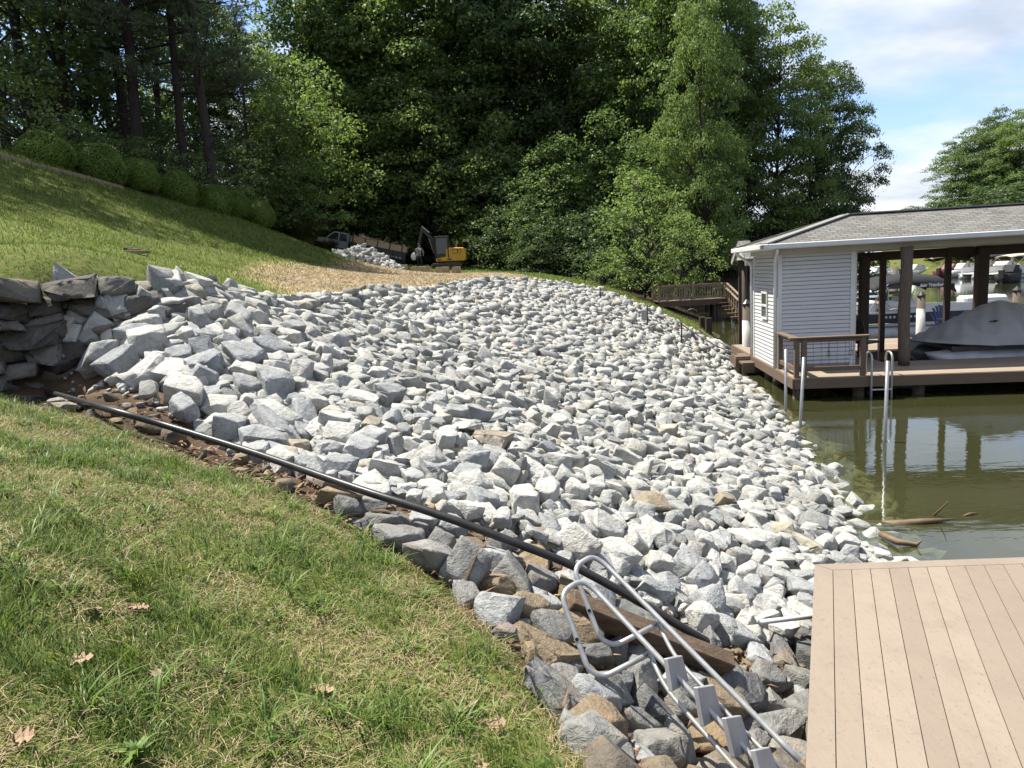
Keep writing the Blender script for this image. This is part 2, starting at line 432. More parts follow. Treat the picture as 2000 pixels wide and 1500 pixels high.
M_glass = pmat('tinted_glass', (0.02, 0.025, 0.03), (0.03, 0.035, 0.04), 3, 0.08, spec=0.6)
M_postwood = pmat('weathered_timber', (0.072, 0.053, 0.037), (0.128, 0.106, 0.081), 3, 0.85, 0.4, (14, 14, 1.2))
M_darkpost = pmat('stained_timber', (0.025, 0.018, 0.014), (0.047, 0.031, 0.022), 3, 0.75, 0.3, (14, 14, 1.2))
M_oldwood = pmat('brown_lumber', (0.128, 0.089, 0.058), (0.064, 0.043, 0.027), 2, 0.85, 0.6, (1.2, 16, 16))
M_greywood = pmat('grey_lumber', (0.250, 0.195, 0.132), (0.150, 0.116, 0.078), 3, 0.85, 0.3, (2, 2, 6))

# ---------------------------------------------------------------- rocks
def rockmat(name, stops, tan=0.0, obr=1.0):
    t = NT(name)
    isl = t.node('NewGeometry').outputs['Random Per Island']; ob = t.node('ObjectInfo').outputs['Random']
    f = t.math('FRACT', t.math('ADD', isl, ob))
    base = t.ramp(f, stops)
    co = t.coord('World')
    v1 = t.noise(co, 9, 6, 0.65, 0.6); v2 = t.noise(co, 38, 5, 0.7); v3 = t.noise(t.coord('World', (1, 1, 2.4), (0.5, 0.4, 0)), 22, 4, 0.6, 1.2)
    base = t.mix(t.ramp(v1, [(0.34, 0.65), (0.54, 0.0)]), base, t.mix(1.0, base, (0.50, 0.52, 0.54), 'MULTIPLY'))
    base = t.mix(t.ramp(v3, [(0.52, 0.0), (0.72, 0.5)]), base, t.mix(1.0, base, (1.22, 1.2, 1.15), 'MULTIPLY'))
    base = t.mix(t.ramp(v2, [(0.52, 0.0), (0.70, 0.6)]), base, t.mix(1.0, base, (0.55, 0.6, 0.57), 'MULTIPLY'))
    if tan: base = t.mix(t.ramp(t.noise(co, 4.5, 4, 0.6), [(0.52, 0.0), (0.66, tan)]), base, (0.30, 0.19, 0.085))
    base = t.mix(t.ramp(t.noise(co, 3.1, 5, 0.7), [(0.52, 0.0), (0.72, 0.4)]), base, t.mix(1.0, base, (0.88, 0.80, 0.68), 'MULTIPLY'))
    h = t.math('ADD', t.math('MULTIPLY', v1, 1.0), t.math('ADD', t.math('MULTIPLY', v2, 0.35), t.math('MULTIPLY', v3, 0.5)))
    return t.done(t.bsdf(base, 0.88, 0, t.bump(h, 0.8, 0.03), 0.15))
W = (0.46, 0.46, 0.44)
M_rip = rockmat('pale_limestone', [(0.0, (0.193, 0.196, 0.188)), (0.25, (0.297, 0.299, 0.280)), (0.55, (0.404, 0.399, 0.365)), (0.8, (0.280, 0.287, 0.272)), (0.93, (0.385, 0.379, 0.339)), (1.0, (0.315, 0.282, 0.211))], 0.15)
M_rip_w = rockmat('white_limestone', [(0.0, (0.383, 0.378, 0.349)), (1.0, (0.437, 0.427, 0.389))], 0.12)
M_rip_g = rockmat('bluegrey_limestone', [(0.0, (0.250, 0.257, 0.257)), (1.0, (0.307, 0.310, 0.298))], 0.0)
M_rip_t = rockmat('tan_limestone', [(0.0, (0.255, 0.217, 0.163)), (1.0, (0.297, 0.264, 0.211))], 0.3)
M_old_g = rockmat('old_grey_stone', [(0.0, (0.125, 0.127, 0.124)), (0.5, (0.177, 0.173, 0.163)), (1.0, (0.221, 0.217, 0.199))], 0.25)
M_old_t = rockmat('old_ochre_stone', [(0.0, (0.170, 0.128, 0.082)), (1.0, (0.230, 0.183, 0.125))], 0.4)
M_wallstone = rockmat('dark_wall_stone', [(0.0, (0.063, 0.058, 0.051)), (0.6, (0.111, 0.105, 0.095)), (1.0, (0.147, 0.138, 0.120))], 0.15)
def rock_proto(seed, kind, fine):
    rs = np.random.RandomState(seed)
    sc = {'chunk': (1.0, .88, .76), 'slab': (1.15, .92, .42), 'wedge': (1.08, .88, .82), 'long': (1.45, .74, .62)}[kind]
    cor = np.array([(x, y, z) for x in (-1, 1) for y in (-1, 1) for z in (-1, 1)], float)
    cor += rs.normal(size=(8, 3)) * .22
    if kind == 'wedge': cor[cor[:, 2] > 0, :2] *= rs.uniform(.25, .6)
    shear = np.eye(3); shear[0, 2] = rs.normal() * .2; shear[1, 2] = rs.normal() * .2; shear[0, 1] = rs.normal() * .22
    cut = set(rs.choice(8, rs.randint(3, 6), replace=False).tolist()); P = []
    for c in range(8):
        if c in cut:
            for bit in (1, 2, 4): P.append(cor[c] + (cor[c ^ bit] - cor[c]) * rs.uniform(.2, .62))
        else: P.append(cor[c])
    P = (np.array(P) @ shear.T) * np.array(sc) * .70
    bm = bmesh.new()
    for p in P: bm.verts.new(p)
    r = bmesh.ops.convex_hull(bm, input=bm.verts[:])
    bmesh.ops.delete(bm, geom=[e for e in r['geom_interior'] if isinstance(e, bmesh.types.BMVert)], context='VERTS')
    bmesh.ops.dissolve_limit(bm, angle_limit=R_(9), verts=bm.verts[:], edges=bm.edges[:])
    if fine:
        bmesh.ops.bevel(bm, geom=bm.edges[:] + bm.verts[:], offset=0.035, segments=1, affect='EDGES', clamp_overlap=True, profile=0.6)
        bmesh.ops.triangulate(bm, faces=bm.faces[:])
        bmesh.ops.subdivide_edges(bm, edges=[e for e in bm.edges if e.calc_length() > 0.3], cuts=1, use_grid_fill=True)
        bmesh.ops.triangulate(bm, faces=bm.faces[:])
        bm.normal_update()
        for v in bm.verts:
            v.co += v.normal * rs.uniform(-0.016, 0.014)
        if fine > 1:
            bmesh.ops.subdivide_edges(bm, edges=[e for e in bm.edges if e.calc_length() > 0.22], cuts=1, use_grid_fill=True)
            bmesh.ops.triangulate(bm, faces=bm.faces[:])
            bm.normal_update()
            for v in bm.verts: v.co += v.normal * rs.uniform(-0.012, 0.012)
    else:
        bmesh.ops.triangulate(bm, faces=bm.faces[:])
    bmesh.ops.recalc_face_normals(bm, faces=bm.faces)
    V = np.array([v.co[:] for v in bm.verts]); bm.verts.index_update()
    F = np.array([[v.index for v in f.verts] for f in bm.faces])
    bm.free()
    V -= V.mean(0)
    return V, F
KINDS = ['chunk', 'slab', 'wedge', 'long', 'chunk', 'chunk', 'chunk', 'wedge', 'chunk', 'long', 'slab', 'chunk']
PR_FAR = [rock_proto(100 + i, k, 0) for i, k in enumerate(KINDS)]
PR_MID = [rock_proto(100 + i, k, 1) for i, k in enumerate(KINDS)]
PR_NEAR = [rock_proto(100 + i, k, 2) for i, k in enumerate(KINDS)]
def scatter_discs(poly, sizes, rng, gap, taken=None, tries=12, pad=0.0):
    """dart throwing: discs of the given radii (largest first) inside poly"""
    xs = [p[0] for p in poly]; ys = [p[1] for p in poly]
    cell = 0.26; grid = taken if taken is not None else {}
    out = []
    for s in sizes:
        X = rng.uniform(min(xs), max(xs), tries * 3); Y = rng.uniform(min(ys), max(ys), tries * 3)
        ok = inside(poly, X, Y)
        for x, y in list(zip(X[ok], Y[ok]))[:tries]:
            cx, cyy = int(x // cell), int(y // cell); good = True
            for i in (-1, 0, 1):
                for j in (-1, 0, 1):
                    for (a, bb, c) in grid.get((cx + i, cyy + j), ()):
                        if (a - x) ** 2 + (bb - y) ** 2 < (gap * (c + s)) ** 2: good = False; break
                    if not good: break
                if not good: break
            if good:
                grid.setdefault((cx, cyy), []).append((x, y, s)); out.append((x, y, s)); break
    return out, grid
def rot_from(n, spin, tilt_ax, tilt):
    q = Vector(n).to_track_quat('Z', 'Y').to_matrix()
    return np.array(q @ Matrix.Rotation(tilt, 3, tilt_ax) @ Matrix.Rotation(spin, 3, 'Z'))
rng = np.random.RandomState(11)
sizes = np.sort(np.clip(np.exp(rng.normal(math.log(0.046), 0.50, 66000)), 0.025, 0.155))[::-1]
lay1, grid = scatter_discs(RIPRAP, sizes, rng, 0.74)
sizes2 = np.sort(np.clip(np.exp(rng.normal(math.log(0.062), 0.36, 10000)), 0.035, 0.14))[::-1]
lay2, _ = scatter_discs(RIPRAP, sizes2, rng, 0.98)
rocks = [(x, y, s, 0) for x, y, s in lay1] + [(x, y, s, 1) for x, y, s in lay2]
RX = np.array([r[0] for r in rocks]); RY = np.array([r[1] for r in rocks]); RS = np.array([r[2] for r in rocks]); RL = np.array([r[3] for r in rocks])
big = np.clip((9.5 - RY) / 3, 0, 1) * np.clip((-1.0 - RX) / 2, 0, 1)
RS = RS * (1 + 0.45 * big)
near_pipe = edge_dist(RIPRAP, RX, RY)
RZ = terr(RX, RY) - 0.14 * np.clip(edge_dist(RIPRAP, RX, RY) / .5, 0, 1); RN = tnormal(RX, RY)
RZ = RZ + RS * 0.30 + RL * (0.045 + 0.45 * RS)
RZ = np.where(terr(RX, RY) < -0.10, np.minimum(RZ, -0.05 - 0.75 * RS), RZ)
PATH = np.array([(-4.43,6.85),(-3.4,6.1),(-2.43,5.45),(-1.6,4.98),(-1.05,4.72),(-.5,4.63),(-.03,4.62),(.35,4.53),(.8,4.36),(1.05,4.25),(1.2,4.17)])
def path_dist(x, y):
    d = np.full(np.shape(x), 1e9)
    for a, b_ in zip(PATH[:-1], PATH[1:]):
        ab = b_ - a; t_ = np.clip(((x - a[0]) * ab[0] + (y - a[1]) * ab[1]) / (ab @ ab), 0, 1); d = np.minimum(d, np.hypot(x - a[0] - t_ * ab[0], y - a[1] - t_ * ab[1]))
    return d
_pj = np.array([proj((a_, b_, c_)) for a_, b_, c_ in zip(RX, RY, RZ)])
DIRTPX = [(40, 655), (230, 660), (330, 740), (480, 850), (420, 880), (250, 830), (90, 770)]
clear = (path_dist(RX, RY) < 0.05 + RS * .75) | (inside(DIRTPX, _pj[:, 0], _pj[:, 1]) & (rng.rand(len(RX)) < .72))
RX, RY, RS, RL, RZ, RN = RX[~clear], RY[~clear], RS[~clear], RL[~clear], RZ[~clear], RN[~clear]; rocks = [r for r, c in zip(rocks, clear) if not c]
RROT = [rot_from(RN[i], rng.uniform(0, 6.28), Vector(rng.normal(size=3)).normalized(), rng.normal() * 0.42) for i in range(len(rocks))]
RK = rng.randint(0, len(KINDS), len(rocks))
RSC = 1.17 * (0.9 + 0.25 * rng.rand(len(rocks), 3))
prj = np.array([proj((RX[i], RY[i], RZ[i])) for i in range(len(rocks))])
dist = np.sqrt(RX ** 2 + RY ** 2 + (RZ - 2.85) ** 2)
vis = (prj[:, 0] > 0) & (prj[:, 0] < 2000) & (prj[:, 1] < 1490) & ~((prj[:, 0] > 1585) & (prj[:, 1] > 1095))
score = RS / dist * np.where(RL == 1, 1.35, 0.9) * vis * np.where(RZ > 0.05, 1, 0)
N_IND = 205
ind = set(np.argsort(-score)[:N_IND].tolist())
# the rest of the bank reads as one mass
def merge_rocks(idx, name, mat):
    Vs, Fs, off = [], [], 0
    for i in idx:
        pv, pf = (PR_FAR if dist[i] > 13 else PR_MID)[RK[i]]
        v = (pv * RS[i] * RSC[i]) @ RROT[i].T + (RX[i], RY[i], RZ[i])
        Vs.append(v); Fs.append(pf + off); off += len(v)
    cx_, cy__ = rng.uniform(-5, 8, 16000), rng.uniform(4.2, 28, 16000); k = inside(RIPRAP, cx_, cy__) & (np.hypot(cx_, cy__) < 15); cx_, cy__ = cx_[k], cy__[k]
    cz_ = terr(cx_, cy__) - 0.13 * np.clip(edge_dist(RIPRAP, cx_, cy__) / .5, 0, 1)
    for x, y, z in zip(cx_, cy__, cz_):
        pv, pf = PR_FAR[rng.randint(len(KINDS))]; s_ = rng.uniform(.014, .038)
        v = (pv * s_) @ RROT[rng.randint(len(RROT))].T + (x, y, z + rng.uniform(0.01, .07)); Vs.append(v); Fs.append(pf + off); off += len(v)
    return np_mesh(name, np.concatenate(Vs), [np.concatenate(Fs)], mat)
tag(link('riprap_rocks', merge_rocks([i for i in range(len(rocks)) if i not in ind], 'riprap_rocks', M_rip)), 'pale grey angular riprap rocks covering the bank', 'riprap', kind='stuff')
ROCKMESH = {}
def rock_mesh(k, mat, prefix):
    key = (k, mat.name, prefix)
    if key not in ROCKMESH:
        ROCKMESH[key] = np_mesh(prefix, PR_NEAR[k][0], [PR_NEAR[k][1]], mat)
    return ROCKMESH[key]
SHAPE = {'chunk': 'blocky', 'slab': 'flat slab-like', 'wedge': 'pointed wedge-shaped', 'long': 'long narrow'}
ZONES = [('below the grassy crest at the left', 330, 610), ('next to the dark stone wall', 150, 640), ('above the start of the black pipe', 330, 770), ('above the middle of the black pipe', 640, 850),
         ('in the middle of the rocky bank', 850, 700), ('low on the bank above the black pipe', 950, 930), ('above the top of the aluminium ladder', 1150, 1010), ('beside the wooden beam', 1330, 1130),
         ('next to the near deck corner', 1530, 1120), ('at the waterline facing the boathouse', 1560, 960), ('near the muddy soil patch on the bank', 1150, 900), ('under the straw edge', 700, 610),
         ('down the bank towards the water', 1380, 930), ('high on the bank below the grass', 480, 640), ('just above the pipe by the leaf litter', 500, 800)]
def zone_of(p): return min(ZONES, key=lambda z: (z[1] - p[0]) ** 2 + (z[2] - p[1]) ** 2)[0]
ORD = ['leftmost', 'second from the left', 'third from the left', 'fourth from the left', 'fifth from the left', 'sixth from the left', 'seventh from the left', 'eighth from the left', 'ninth from the left', 'tenth from the left', 'eleventh from the left', 'twelfth from the left']
def label_rocks(items, noun, zone_fn):
    """items: (object, px, colour, kind); labels by look and landmark, by order where look-alikes remain"""
    by = {}
    for it in items: by.setdefault((it[2], it[3], zone_fn(it[1])), []).append(it)
    for (c, k, z), g in by.items():
        g.sort(key=lambda it: it[1][0])
        for n, it in enumerate(g):
            pre = '' if len(g) == 1 else (ORD[n] if n < len(ORD) else 'farther right') + ' '
            it[0]['label'] = ' '.join(f"{pre}{c} {SHAPE[k]} {noun} {z}".split()[:16])
items = []
for i in sorted(ind):
    u = rng.rand()
    mat, cn = (M_rip_w, 'white') if u < 0.56 else (M_rip_g, 'blue-grey') if u < 0.95 else (M_rip_t, 'tan')
    o = link('riprap_rock', rock_mesh(RK[i], mat, 'riprap_rock'))
    o.matrix_world = Matrix.Translation((RX[i], RY[i], RZ[i])) @ Matrix(RROT[i].tolist()).to_4x4() @ Matrix.Diagonal((*(RS[i] * RSC[i]), 1))
    tag(o, None, 'rock', 'riprap rocks on the bank')
    items.append((o, prj[i], cn, KINDS[RK[i]]))
label_rocks(items, 'rock', zone_of)
# older grey and ochre rocks between the lawn and the near deck
rng = np.random.RandomState(4)
so_ = np.sort(np.clip(np.exp(rng.normal(math.log(0.068), 0.38, 1300)), 0.035, 0.125))[::-1]
old, og = scatter_discs(OLD, so_, rng, 0.80, tries=20)
old = [o for o in old if path_dist(np.array([o[0]]), np.array([o[1]]))[0] > 0.05 + o[2] * .7]
OZ = [('under the ladder handrail', 1180, 1240), ('between the lawn edge and the ladder', 1060, 1190), ('beside the ladder steps', 1330, 1330), ('at the lowest lawn edge', 1210, 1440),
      ('below the near deck edge', 1500, 1330), ('by the black pipe above the lawn', 900, 1080), ('beside the wooden beam end', 1430, 1250), ('right of the ladder foot', 1530, 1450)]
cand = []
for x, y, s in old:
    p = proj((x, y, tz(x, y) + 0.3 * s)); cand.append((s / math.hypot(x, y) * (0 < p[0] < 1575) * (p[1] < 1500), x, y, s, p))
cand.sort(key=lambda c: -c[0])
items = []; rest = []
for n, (sc, x, y, s, p) in enumerate(cand):
    k = rng.randint(len(KINDS)); nrm = tnormal(np.array([x]), np.array([y]))[0]
    Rm = rot_from(nrm, rng.uniform(0, 6.28), Vector(rng.normal(size=3)).normalized(), rng.normal() * 0.35)
    S = s * 1.2 * (0.9 + 0.25 * rng.rand(3)); z = tz(x, y) + s * 0.34
    if n < 92 and sc > 0:
        u = rng.rand(); mat, cn = (M_old_g, 'dark grey') if u < 0.66 else (M_old_t, 'ochre brown') if u < 0.84 else (M_rip_g, 'blue-grey')
        o = link('old_rock', rock_mesh(k, mat, 'old_rock'))
        o.matrix_world = Matrix.Translation((x, y, z)) @ Matrix(Rm.tolist()).to_4x4() @ Matrix.Diagonal((*S, 1))
        tag(o, None, 'rock', 'older rocks between the lawn and the near deck')
        items.append((o, p, cn, KINDS[k]))
    else:
        rest.append(((PR_MID[k][0] * S) @ Rm.T + (x, y, z), PR_MID[k][1]))
label_rocks(items, 'rock', lambda p: min(OZ, key=lambda z: (z[1] - p[0]) ** 2 + (z[2] - p[1]) ** 2)[0])
# small rubble that fills between them
rub, _ = scatter_discs(OLD, np.full(900, 0.035), rng, 0.9, tries=4)
strip = [(-.03,3.2),(-.55,3.95),(-1.25,4.42),(-2.6,5.3),(-4.2,5.8),(-4.4,6.85),(-2.43,5.5),(-1.1,4.78),(-.06,4.66),(.5,4.5),(.6,3.4)]
rub2, _ = scatter_discs(strip, rng.uniform(0.03, 0.10, 150), rng, 1.0, tries=4)
for x, y, s in rub + rub2:
    k = rng.randint(len(KINDS)); s *= rng.uniform(0.7, 1.3)
    Rm = rot_from((0, 0, 1), rng.uniform(0, 6.28), Vector(rng.normal(size=3)).normalized(), rng.normal() * 0.4)
    rest.append(((PR_MID[k][0] * s) @ Rm.T + (x, y, tz(x, y) + s * 0.2), PR_MID[k][1]))
Vs, Fs, off = [], [], 0
for v, f in rest: Vs.append(v); Fs.append(f + off); off += len(v)
M_rub = rockmat('mixed_rubble', [(0.0, (0.088, 0.061, 0.039)), (0.4, (0.147, 0.130, 0.107)), (0.8, (0.199, 0.145, 0.085)), (1.0, (0.221, 0.209, 0.192))], 0.4)
tag(link('rubble', np_mesh('rubble', np.concatenate(Vs), [np.concatenate(Fs)], M_rub)), 'small brown and grey rubble between the rocks', 'rubble', kind='stuff')
# dry-laid wall of dark slabs at the left end of the bank
wall = empty('dry_stone_wall', (-4.75, 7.0, 1.9), 0, 'low dark dry-laid stone wall at the left end of the rocky bank', 'stone wall')
rng = np.random.RandomState(8)
a0, a1 = np.array([-5.75, 6.25]), np.array([-4.05, 7.75]); du = (a1 - a0) / np.linalg.norm(a1 - a0); dn = np.array([du[1], -du[0]])
zc = 1.75
while zc < 3.02:
    th = rng.uniform(0.11, 0.20); s = rng.uniform(-0.3, 0); back = (zc - 1.75) * 0.22
    while s < 2.25:
        L = rng.uniform(0.28, 0.62)
        if zc + th < 3.15 - 0.10 * max(0, s - 1.4):
            c = a0 + du * (s + L / 2) + dn * (.34 - back - rng.uniform(-.05, 0.18))
            k = [1, 5, 10, 0, 3][rng.randint(5)]
            me = np_mesh('stone', PR_NEAR[k][0], [PR_NEAR[k][1]], M_wallstone)
            o = link('stone', me, wall)
            ext = np.ptp(PR_NEAR[k][0], axis=0)
            o.location = Vector((c[0], c[1], zc + th / 2)) - wall.location
            o.rotation_euler = (rng.normal() * .14, rng.normal() * .16, math.atan2(du[1], du[0]) + rng.normal() * .25)
            o.scale = (L * 1.12 / ext[0], 0.46 / ext[1], th * 1.22 / ext[2])
        s += L * 0.93
    zc += th * 0.9
# ---------------------------------------------------------------- black pipe, beam, ladder on the rocks
pp = [hit(x, y, o + .05) for x, y, o in [(92, 765, .0), (200, 796, .06), (330, 833, .1), (500, 886, .12), (700, 955, .14), (850, 1003, .16), (1000, 1058, .18), (1120, 1106, .2), (1250, 1176, .2), (1330, 1224, .18), (1402, 1266, .12)]]
def smooth_path(p, n=6):
    p = [np.array(q, float) for q in p]; out = []
    for i in range(len(p) - 1):
        a, b, c, d = p[max(i - 1, 0)], p[i], p[i + 1], p[min(i + 2, len(p) - 1)]
        for k in range(n):
            s = k / n; out.append(0.5 * ((2 * b) + (c - a) * s + (2 * a - 5 * b + 4 * c - d) * s * s + (3 * b - a - 3 * c + d) * s ** 3))
    return out + [p[-1]]
b = MB(); b.tube(smooth_path(pp), 0.026, 12)
tag(b.build('drain_pipe', M_black, smooth=True), 'long black plastic pipe lying along the foot of the rock bank', 'pipe')
A, B = hit(1112, 1178, .16), hit(1424, 1300, .17)
b = MB(); b.beam(A, B, 0.10, 0.13, (0.2, -0.45, 1))
tag(b.build('timber_beam', M_oldwood, bevel=0.006), 'weathered brown timber beam lying on the rocks behind the aluminium ladder', 'beam')
b = MB(); b.tube([atz(1486, 1215, .42), atz(1540, 1209, .42), atz(1640, 1197, .40)], 0.017, 10)
tag(b.build('white_pipe', M_vinyl, smooth=True), 'short white plastic pipe sticking out from the near deck', 'pipe')
M_step = pmat('grey_plastic', (0.299, 0.299, 0.294), (0.232, 0.224, 0.218), 9, .6, .1)
# aluminium dock ladder lying on the rocks
lad = empty('dock_ladder', tuple(hit(1300, 1330)), 0, 'old aluminium dock ladder with grab rails lying on the grey rocks', 'ladder')
lo = np.array(lad.location)
def fillet(pts, r=0.1, n=6):
    pts = [np.array(p, float) for p in pts]; out = [pts[0]]
    for i in range(1, len(pts) - 1):
        a, p, c = pts[i - 1], pts[i], pts[i + 1]
        u = (a - p); v = (c - p); lu, lv = np.linalg.norm(u), np.linalg.norm(v)
        rr = min(r, lu * .48, lv * .48); s, e = p + u / lu * rr, p + v / lv * rr
        for k in range(n + 1):
            w = k / n; out.append((1 - w) ** 2 * s + 2 * w * (1 - w) * p + w * w * e)
    return out + [pts[-1]]
WID = np.array([0.085, 0.20, 0.045])
railA = [aty(1268, 1277, 3.18), aty(1180, 1322, 3.16), aty(1150, 1310, 3.16), aty(1094, 1158, 3.36), aty(1134, 1134, 3.44), aty(1160, 1150, 3.42), aty(1490, 1500, 2.66), aty(1560, 1575, 2.52)]
b = MB(); b.tube([p - lo for p in fillet(railA, 0.09)], 0.014, 10); b.build('side_rail', M_alu, lad, True)
b = MB(); b.tube([p + WID - lo for p in fillet(railA, 0.09)], 0.014, 10); b.build('side_rail', M_alu, lad, True)
# the flat lower stringers that carry the steps
s0, s1 = aty(1272, 1280, 3.3), aty(1395, 1500, 2.85)
sA = [aty(1268, 1274, 3.17), aty(1300, 1345, 3.02), aty(1445, 1510, 2.66), aty(1520, 1590, 2.50)]
for w in (0, 1):
    b = MB(); b.tube([p + WID * w - lo for p in fillet(sA, 0.08)], 0.011, 8); b.build('stringer', M_alu, lad, True)
for (tl, tr, br, bl_, d) in [((1295, 1286), (1323, 1280), (1336, 1330), (1305, 1351), 2.98), ((1353, 1342), (1385, 1337), (1401, 1398), (1366, 1419), 2.84), ((1408, 1402), (1437, 1397), (1458, 1465), (1426, 1480), 2.71), ((1464, 1465), (1492, 1459), (1516, 1522), (1482, 1536), 2.58)]:
    q = [aty(*tl, d), aty(*tr, d + .16), aty(*br, d + .11), aty(*bl_, d - .05)]; nn = np.cross(q[1] - q[0], q[3] - q[0]); nn = nn / np.linalg.norm(nn) * .025
    b = MB(); b.add([p - lo for p in q] + [p - lo - nn for p in q], [(0, 1, 2, 3), (7, 6, 5, 4), (0, 4, 5, 1), (1, 5, 6, 2), (2, 6, 7, 3), (3, 7, 4, 0)]); b.build('step', M_step, lad, bevel=.004)
for p in (aty(1126, 1247, 3.24), aty(1126, 1247, 3.24) + WID):
    b = MB(); b.tube([p - lo + (0, -.019, .004), p - lo + (0.002, .0, .0)], 0.009, 8); b.build('bolt', M_black, lad)
# ---------------------------------------------------------------- near deck
def deckmat(name, c1, c2, stain):
    t = NT(name)
    isl = t.node('NewGeometry').outputs['Random Per Island']; co = t.coord('Object')
    col = t.mix(isl, tuple(x * .94 for x in c1), tuple(x * 1.04 for x in c2))
    gr = t.noise(t.coord('Object', (60, 2.5, 60), (0, 0, R_(-24.2)) if name == 'tan_deck' else None), 1.0, 5, 0.7)
    col = t.mix(t.ramp(gr, [(0.35, 0.22), (0.6, 0.0)]), col, t.mix(1.0, col, (0.72, 0.69, 0.64), 'MULTIPLY'))
    col = t.mix(t.ramp(t.noise(co, 2.6, 5, 0.65), [(0.48, 0.0), (0.75, 0.6)]), col, stain)
    col = t.mix(t.ramp(t.noise(co, 55, 3, 0.5), [(0.645, 0.0), (0.69, 0.6)]), col, (0.10, 0.068, 0.045))
    col = t.mix(t.ramp(t.noise(co, 17, 4, 0.6), [(0.60, 0.0), (0.72, 0.45)]), col, (0.14, 0.10, 0.07))
    return t.done(t.bsdf(col, 0.72, 0, t.bump(gr, 0.12, 0.004), 0.25))
M_tan = deckmat('tan_deck', (0.197, 0.158, 0.122), (0.219, 0.179, 0.139), (0.157, 0.128, 0.099))
C0 = np.array([2.27, 5.22]); dL = np.array([-.409, -.912]); dL = dL / np.linalg.norm(dL); dF = np.array([.9987, -.0505])
deck = empty('floating_deck', (C0[0], C0[1], 0.5), 0, 'tan composite board deck with mitred border at the bottom right corner', 'deck')
def dk(u, v): return C0 + dF * u + dL * v - C0     # u along the front edge, v towards the viewer (local)
LEN, WD, BW, TH = 3.9, 4.2, 0.139, 0.025
sinA = abs(dF[0] * dL[1] - dF[1] * dL[0])
fb = 0.125
g = 0.0025
b = MB()
b.prism([dk(0, 0), dk(BW - g, fb), dk(BW - g, LEN), dk(0, LEN)][::-1], -TH, 0)
n = 1
while n * BW < WD:
    u0 = n * BW + g; u1 = (n + 1) * BW - g
    b.prism([dk(u0, fb + g), dk(u1, fb + g), dk(u1, LEN), dk(u0, LEN)][::-1], -TH, 0.0)
    n += 1
b.build('deck_board', M_tan, deck)
b = MB(); b.prism([dk(0.004, -0.0), dk(WD, 0), dk(WD, fb - g), dk(BW + 0.002, fb - g)][::-1], -TH, 0.0); b.build('border_board', M_tan, deck)
b = MB(); b.prism([dk(.02, .03), dk(WD, .03), dk(WD, LEN), dk(.02, LEN)][::-1], -0.2, -TH - 0.004); b.build('joist_frame', M_darkpost, deck)
for u, v in ((.35, .4), (2.4, .3), (.35, 2.2)):
    p = dk(u, v); b = MB(); b.tube([(p[0], p[1], -2.2), (p[0], p[1], -0.2)], 0.1, 10); b.build('piling', M_postwood, deck, True)
# ---------------------------------------------------------------- grass and straw
def bladesmesh(name, P, H, Wd, lean, az, curl, mat, segs=2):
    """P (N,3) roots; H heights; Wd widths; lean: sideways reach as a share of H; az: its direction; curl: droop"""
    N = len(P); d = np.stack([np.cos(az), np.sin(az), np.zeros(N)], 1); sdir = np.stack([-d[:, 1], d[:, 0], np.zeros(N)], 1)
    rings = []
    for k in range(segs + 1):
        s = k / segs
        c = P + d * (lean * H * s ** 1.6)[:, None]; c[:, 2] += H * (s - curl * s ** 2.6)
        w = Wd * (1 - s ** 1.7) * 0.5
        if k < segs: rings += [c - sdir * w[:, None], c + sdir * w[:, None]]
        else: rings += [c]
    n = len(rings); V = np.stack(rings, 1).reshape(-1, 3); base = (np.arange(N) * n)[:, None]
    quads = [base + np.array([[2 * k, 2 * k + 1, 2 * k + 3, 2 * k + 2]]) for k in range(segs - 1)]
    tri = base + np.array([[2 * segs - 2, 2 * segs - 1, 2 * segs]])
    return np_mesh(name, V, quads + [tri], mat)
def fbm(x, y, f, seed):
    r = np.random.RandomState(seed); o = np.zeros_like(x)
    for k in range(5):
        a, p, q = r.uniform(0, 6.28), r.uniform(0, 6.28), r.uniform(0.7, 1.4)
        o += np.sin((x * math.cos(a) + y * math.sin(a)) * f * q * (1.35 ** k) + p)
    return o / 5
M_grass = leafmat('lawn_grass', [(0.0, (0.035, 0.060, 0.012)), (0.38, (0.072, 0.118, 0.020)), (0.68, (0.146, 0.215, 0.038)), (0.86, (0.249, 0.280, 0.073)), (1.0, (0.470, 0.352, 0.158))], 0.38, 0.5, 0.0, 0.25)
M_dry = leafmat('dry_grass', [(0.0, (0.117, 0.086, 0.041)), (0.5, (0.243, 0.184, 0.095)), (1.0, (0.396, 0.324, 0.189))], 0.2, 0.6, 0.0, 0.2)
rng = np.random.RandomState(21)
def sample(poly, n, rng):
    xs = [p[0] for p in poly]; ys = [p[1] for p in poly]
    X = rng.uniform(min(xs), max(xs), n); Y = rng.uniform(min(ys), max(ys), n); k = inside(poly, X, Y); return X[k], Y[k]
NEARLAWN = [(.30,2.45),(-.05,3.18),(-.62,3.92),(-1.30,4.38),(-1.95,4.88),(-2.7,5.28),(-4.1,5.70),(-5.2,5.9),(-4.6,3.2),(-2.2,1.2),(.2,1.2),(.75,1.6)]
X, Y = sample(NEARLAWN, 300000, rng)
clump = fbm(X, Y, 5.0, 1) + 0.6 * fbm(X, Y, 13.0, 2)
ed = edge_dist(LAWN[:8], X, Y)
keep = rng.rand(len(X)) < np.clip(0.52 + 1.0 * clump, 0.06, 1) * np.clip(0.25 + ed * 1.6, 0, 1)
X, Y, clump = X[keep], Y[keep], clump[keep]
n = len(X); Z = terr(X, Y)
tall = np.clip(clump, 0, 1)
H = (0.022 + 0.05 * rng.rand(n) ** 1.6) * (1 + 1.1 * tall) ; H[rng.rand(n) < 0.012] *= 2.0
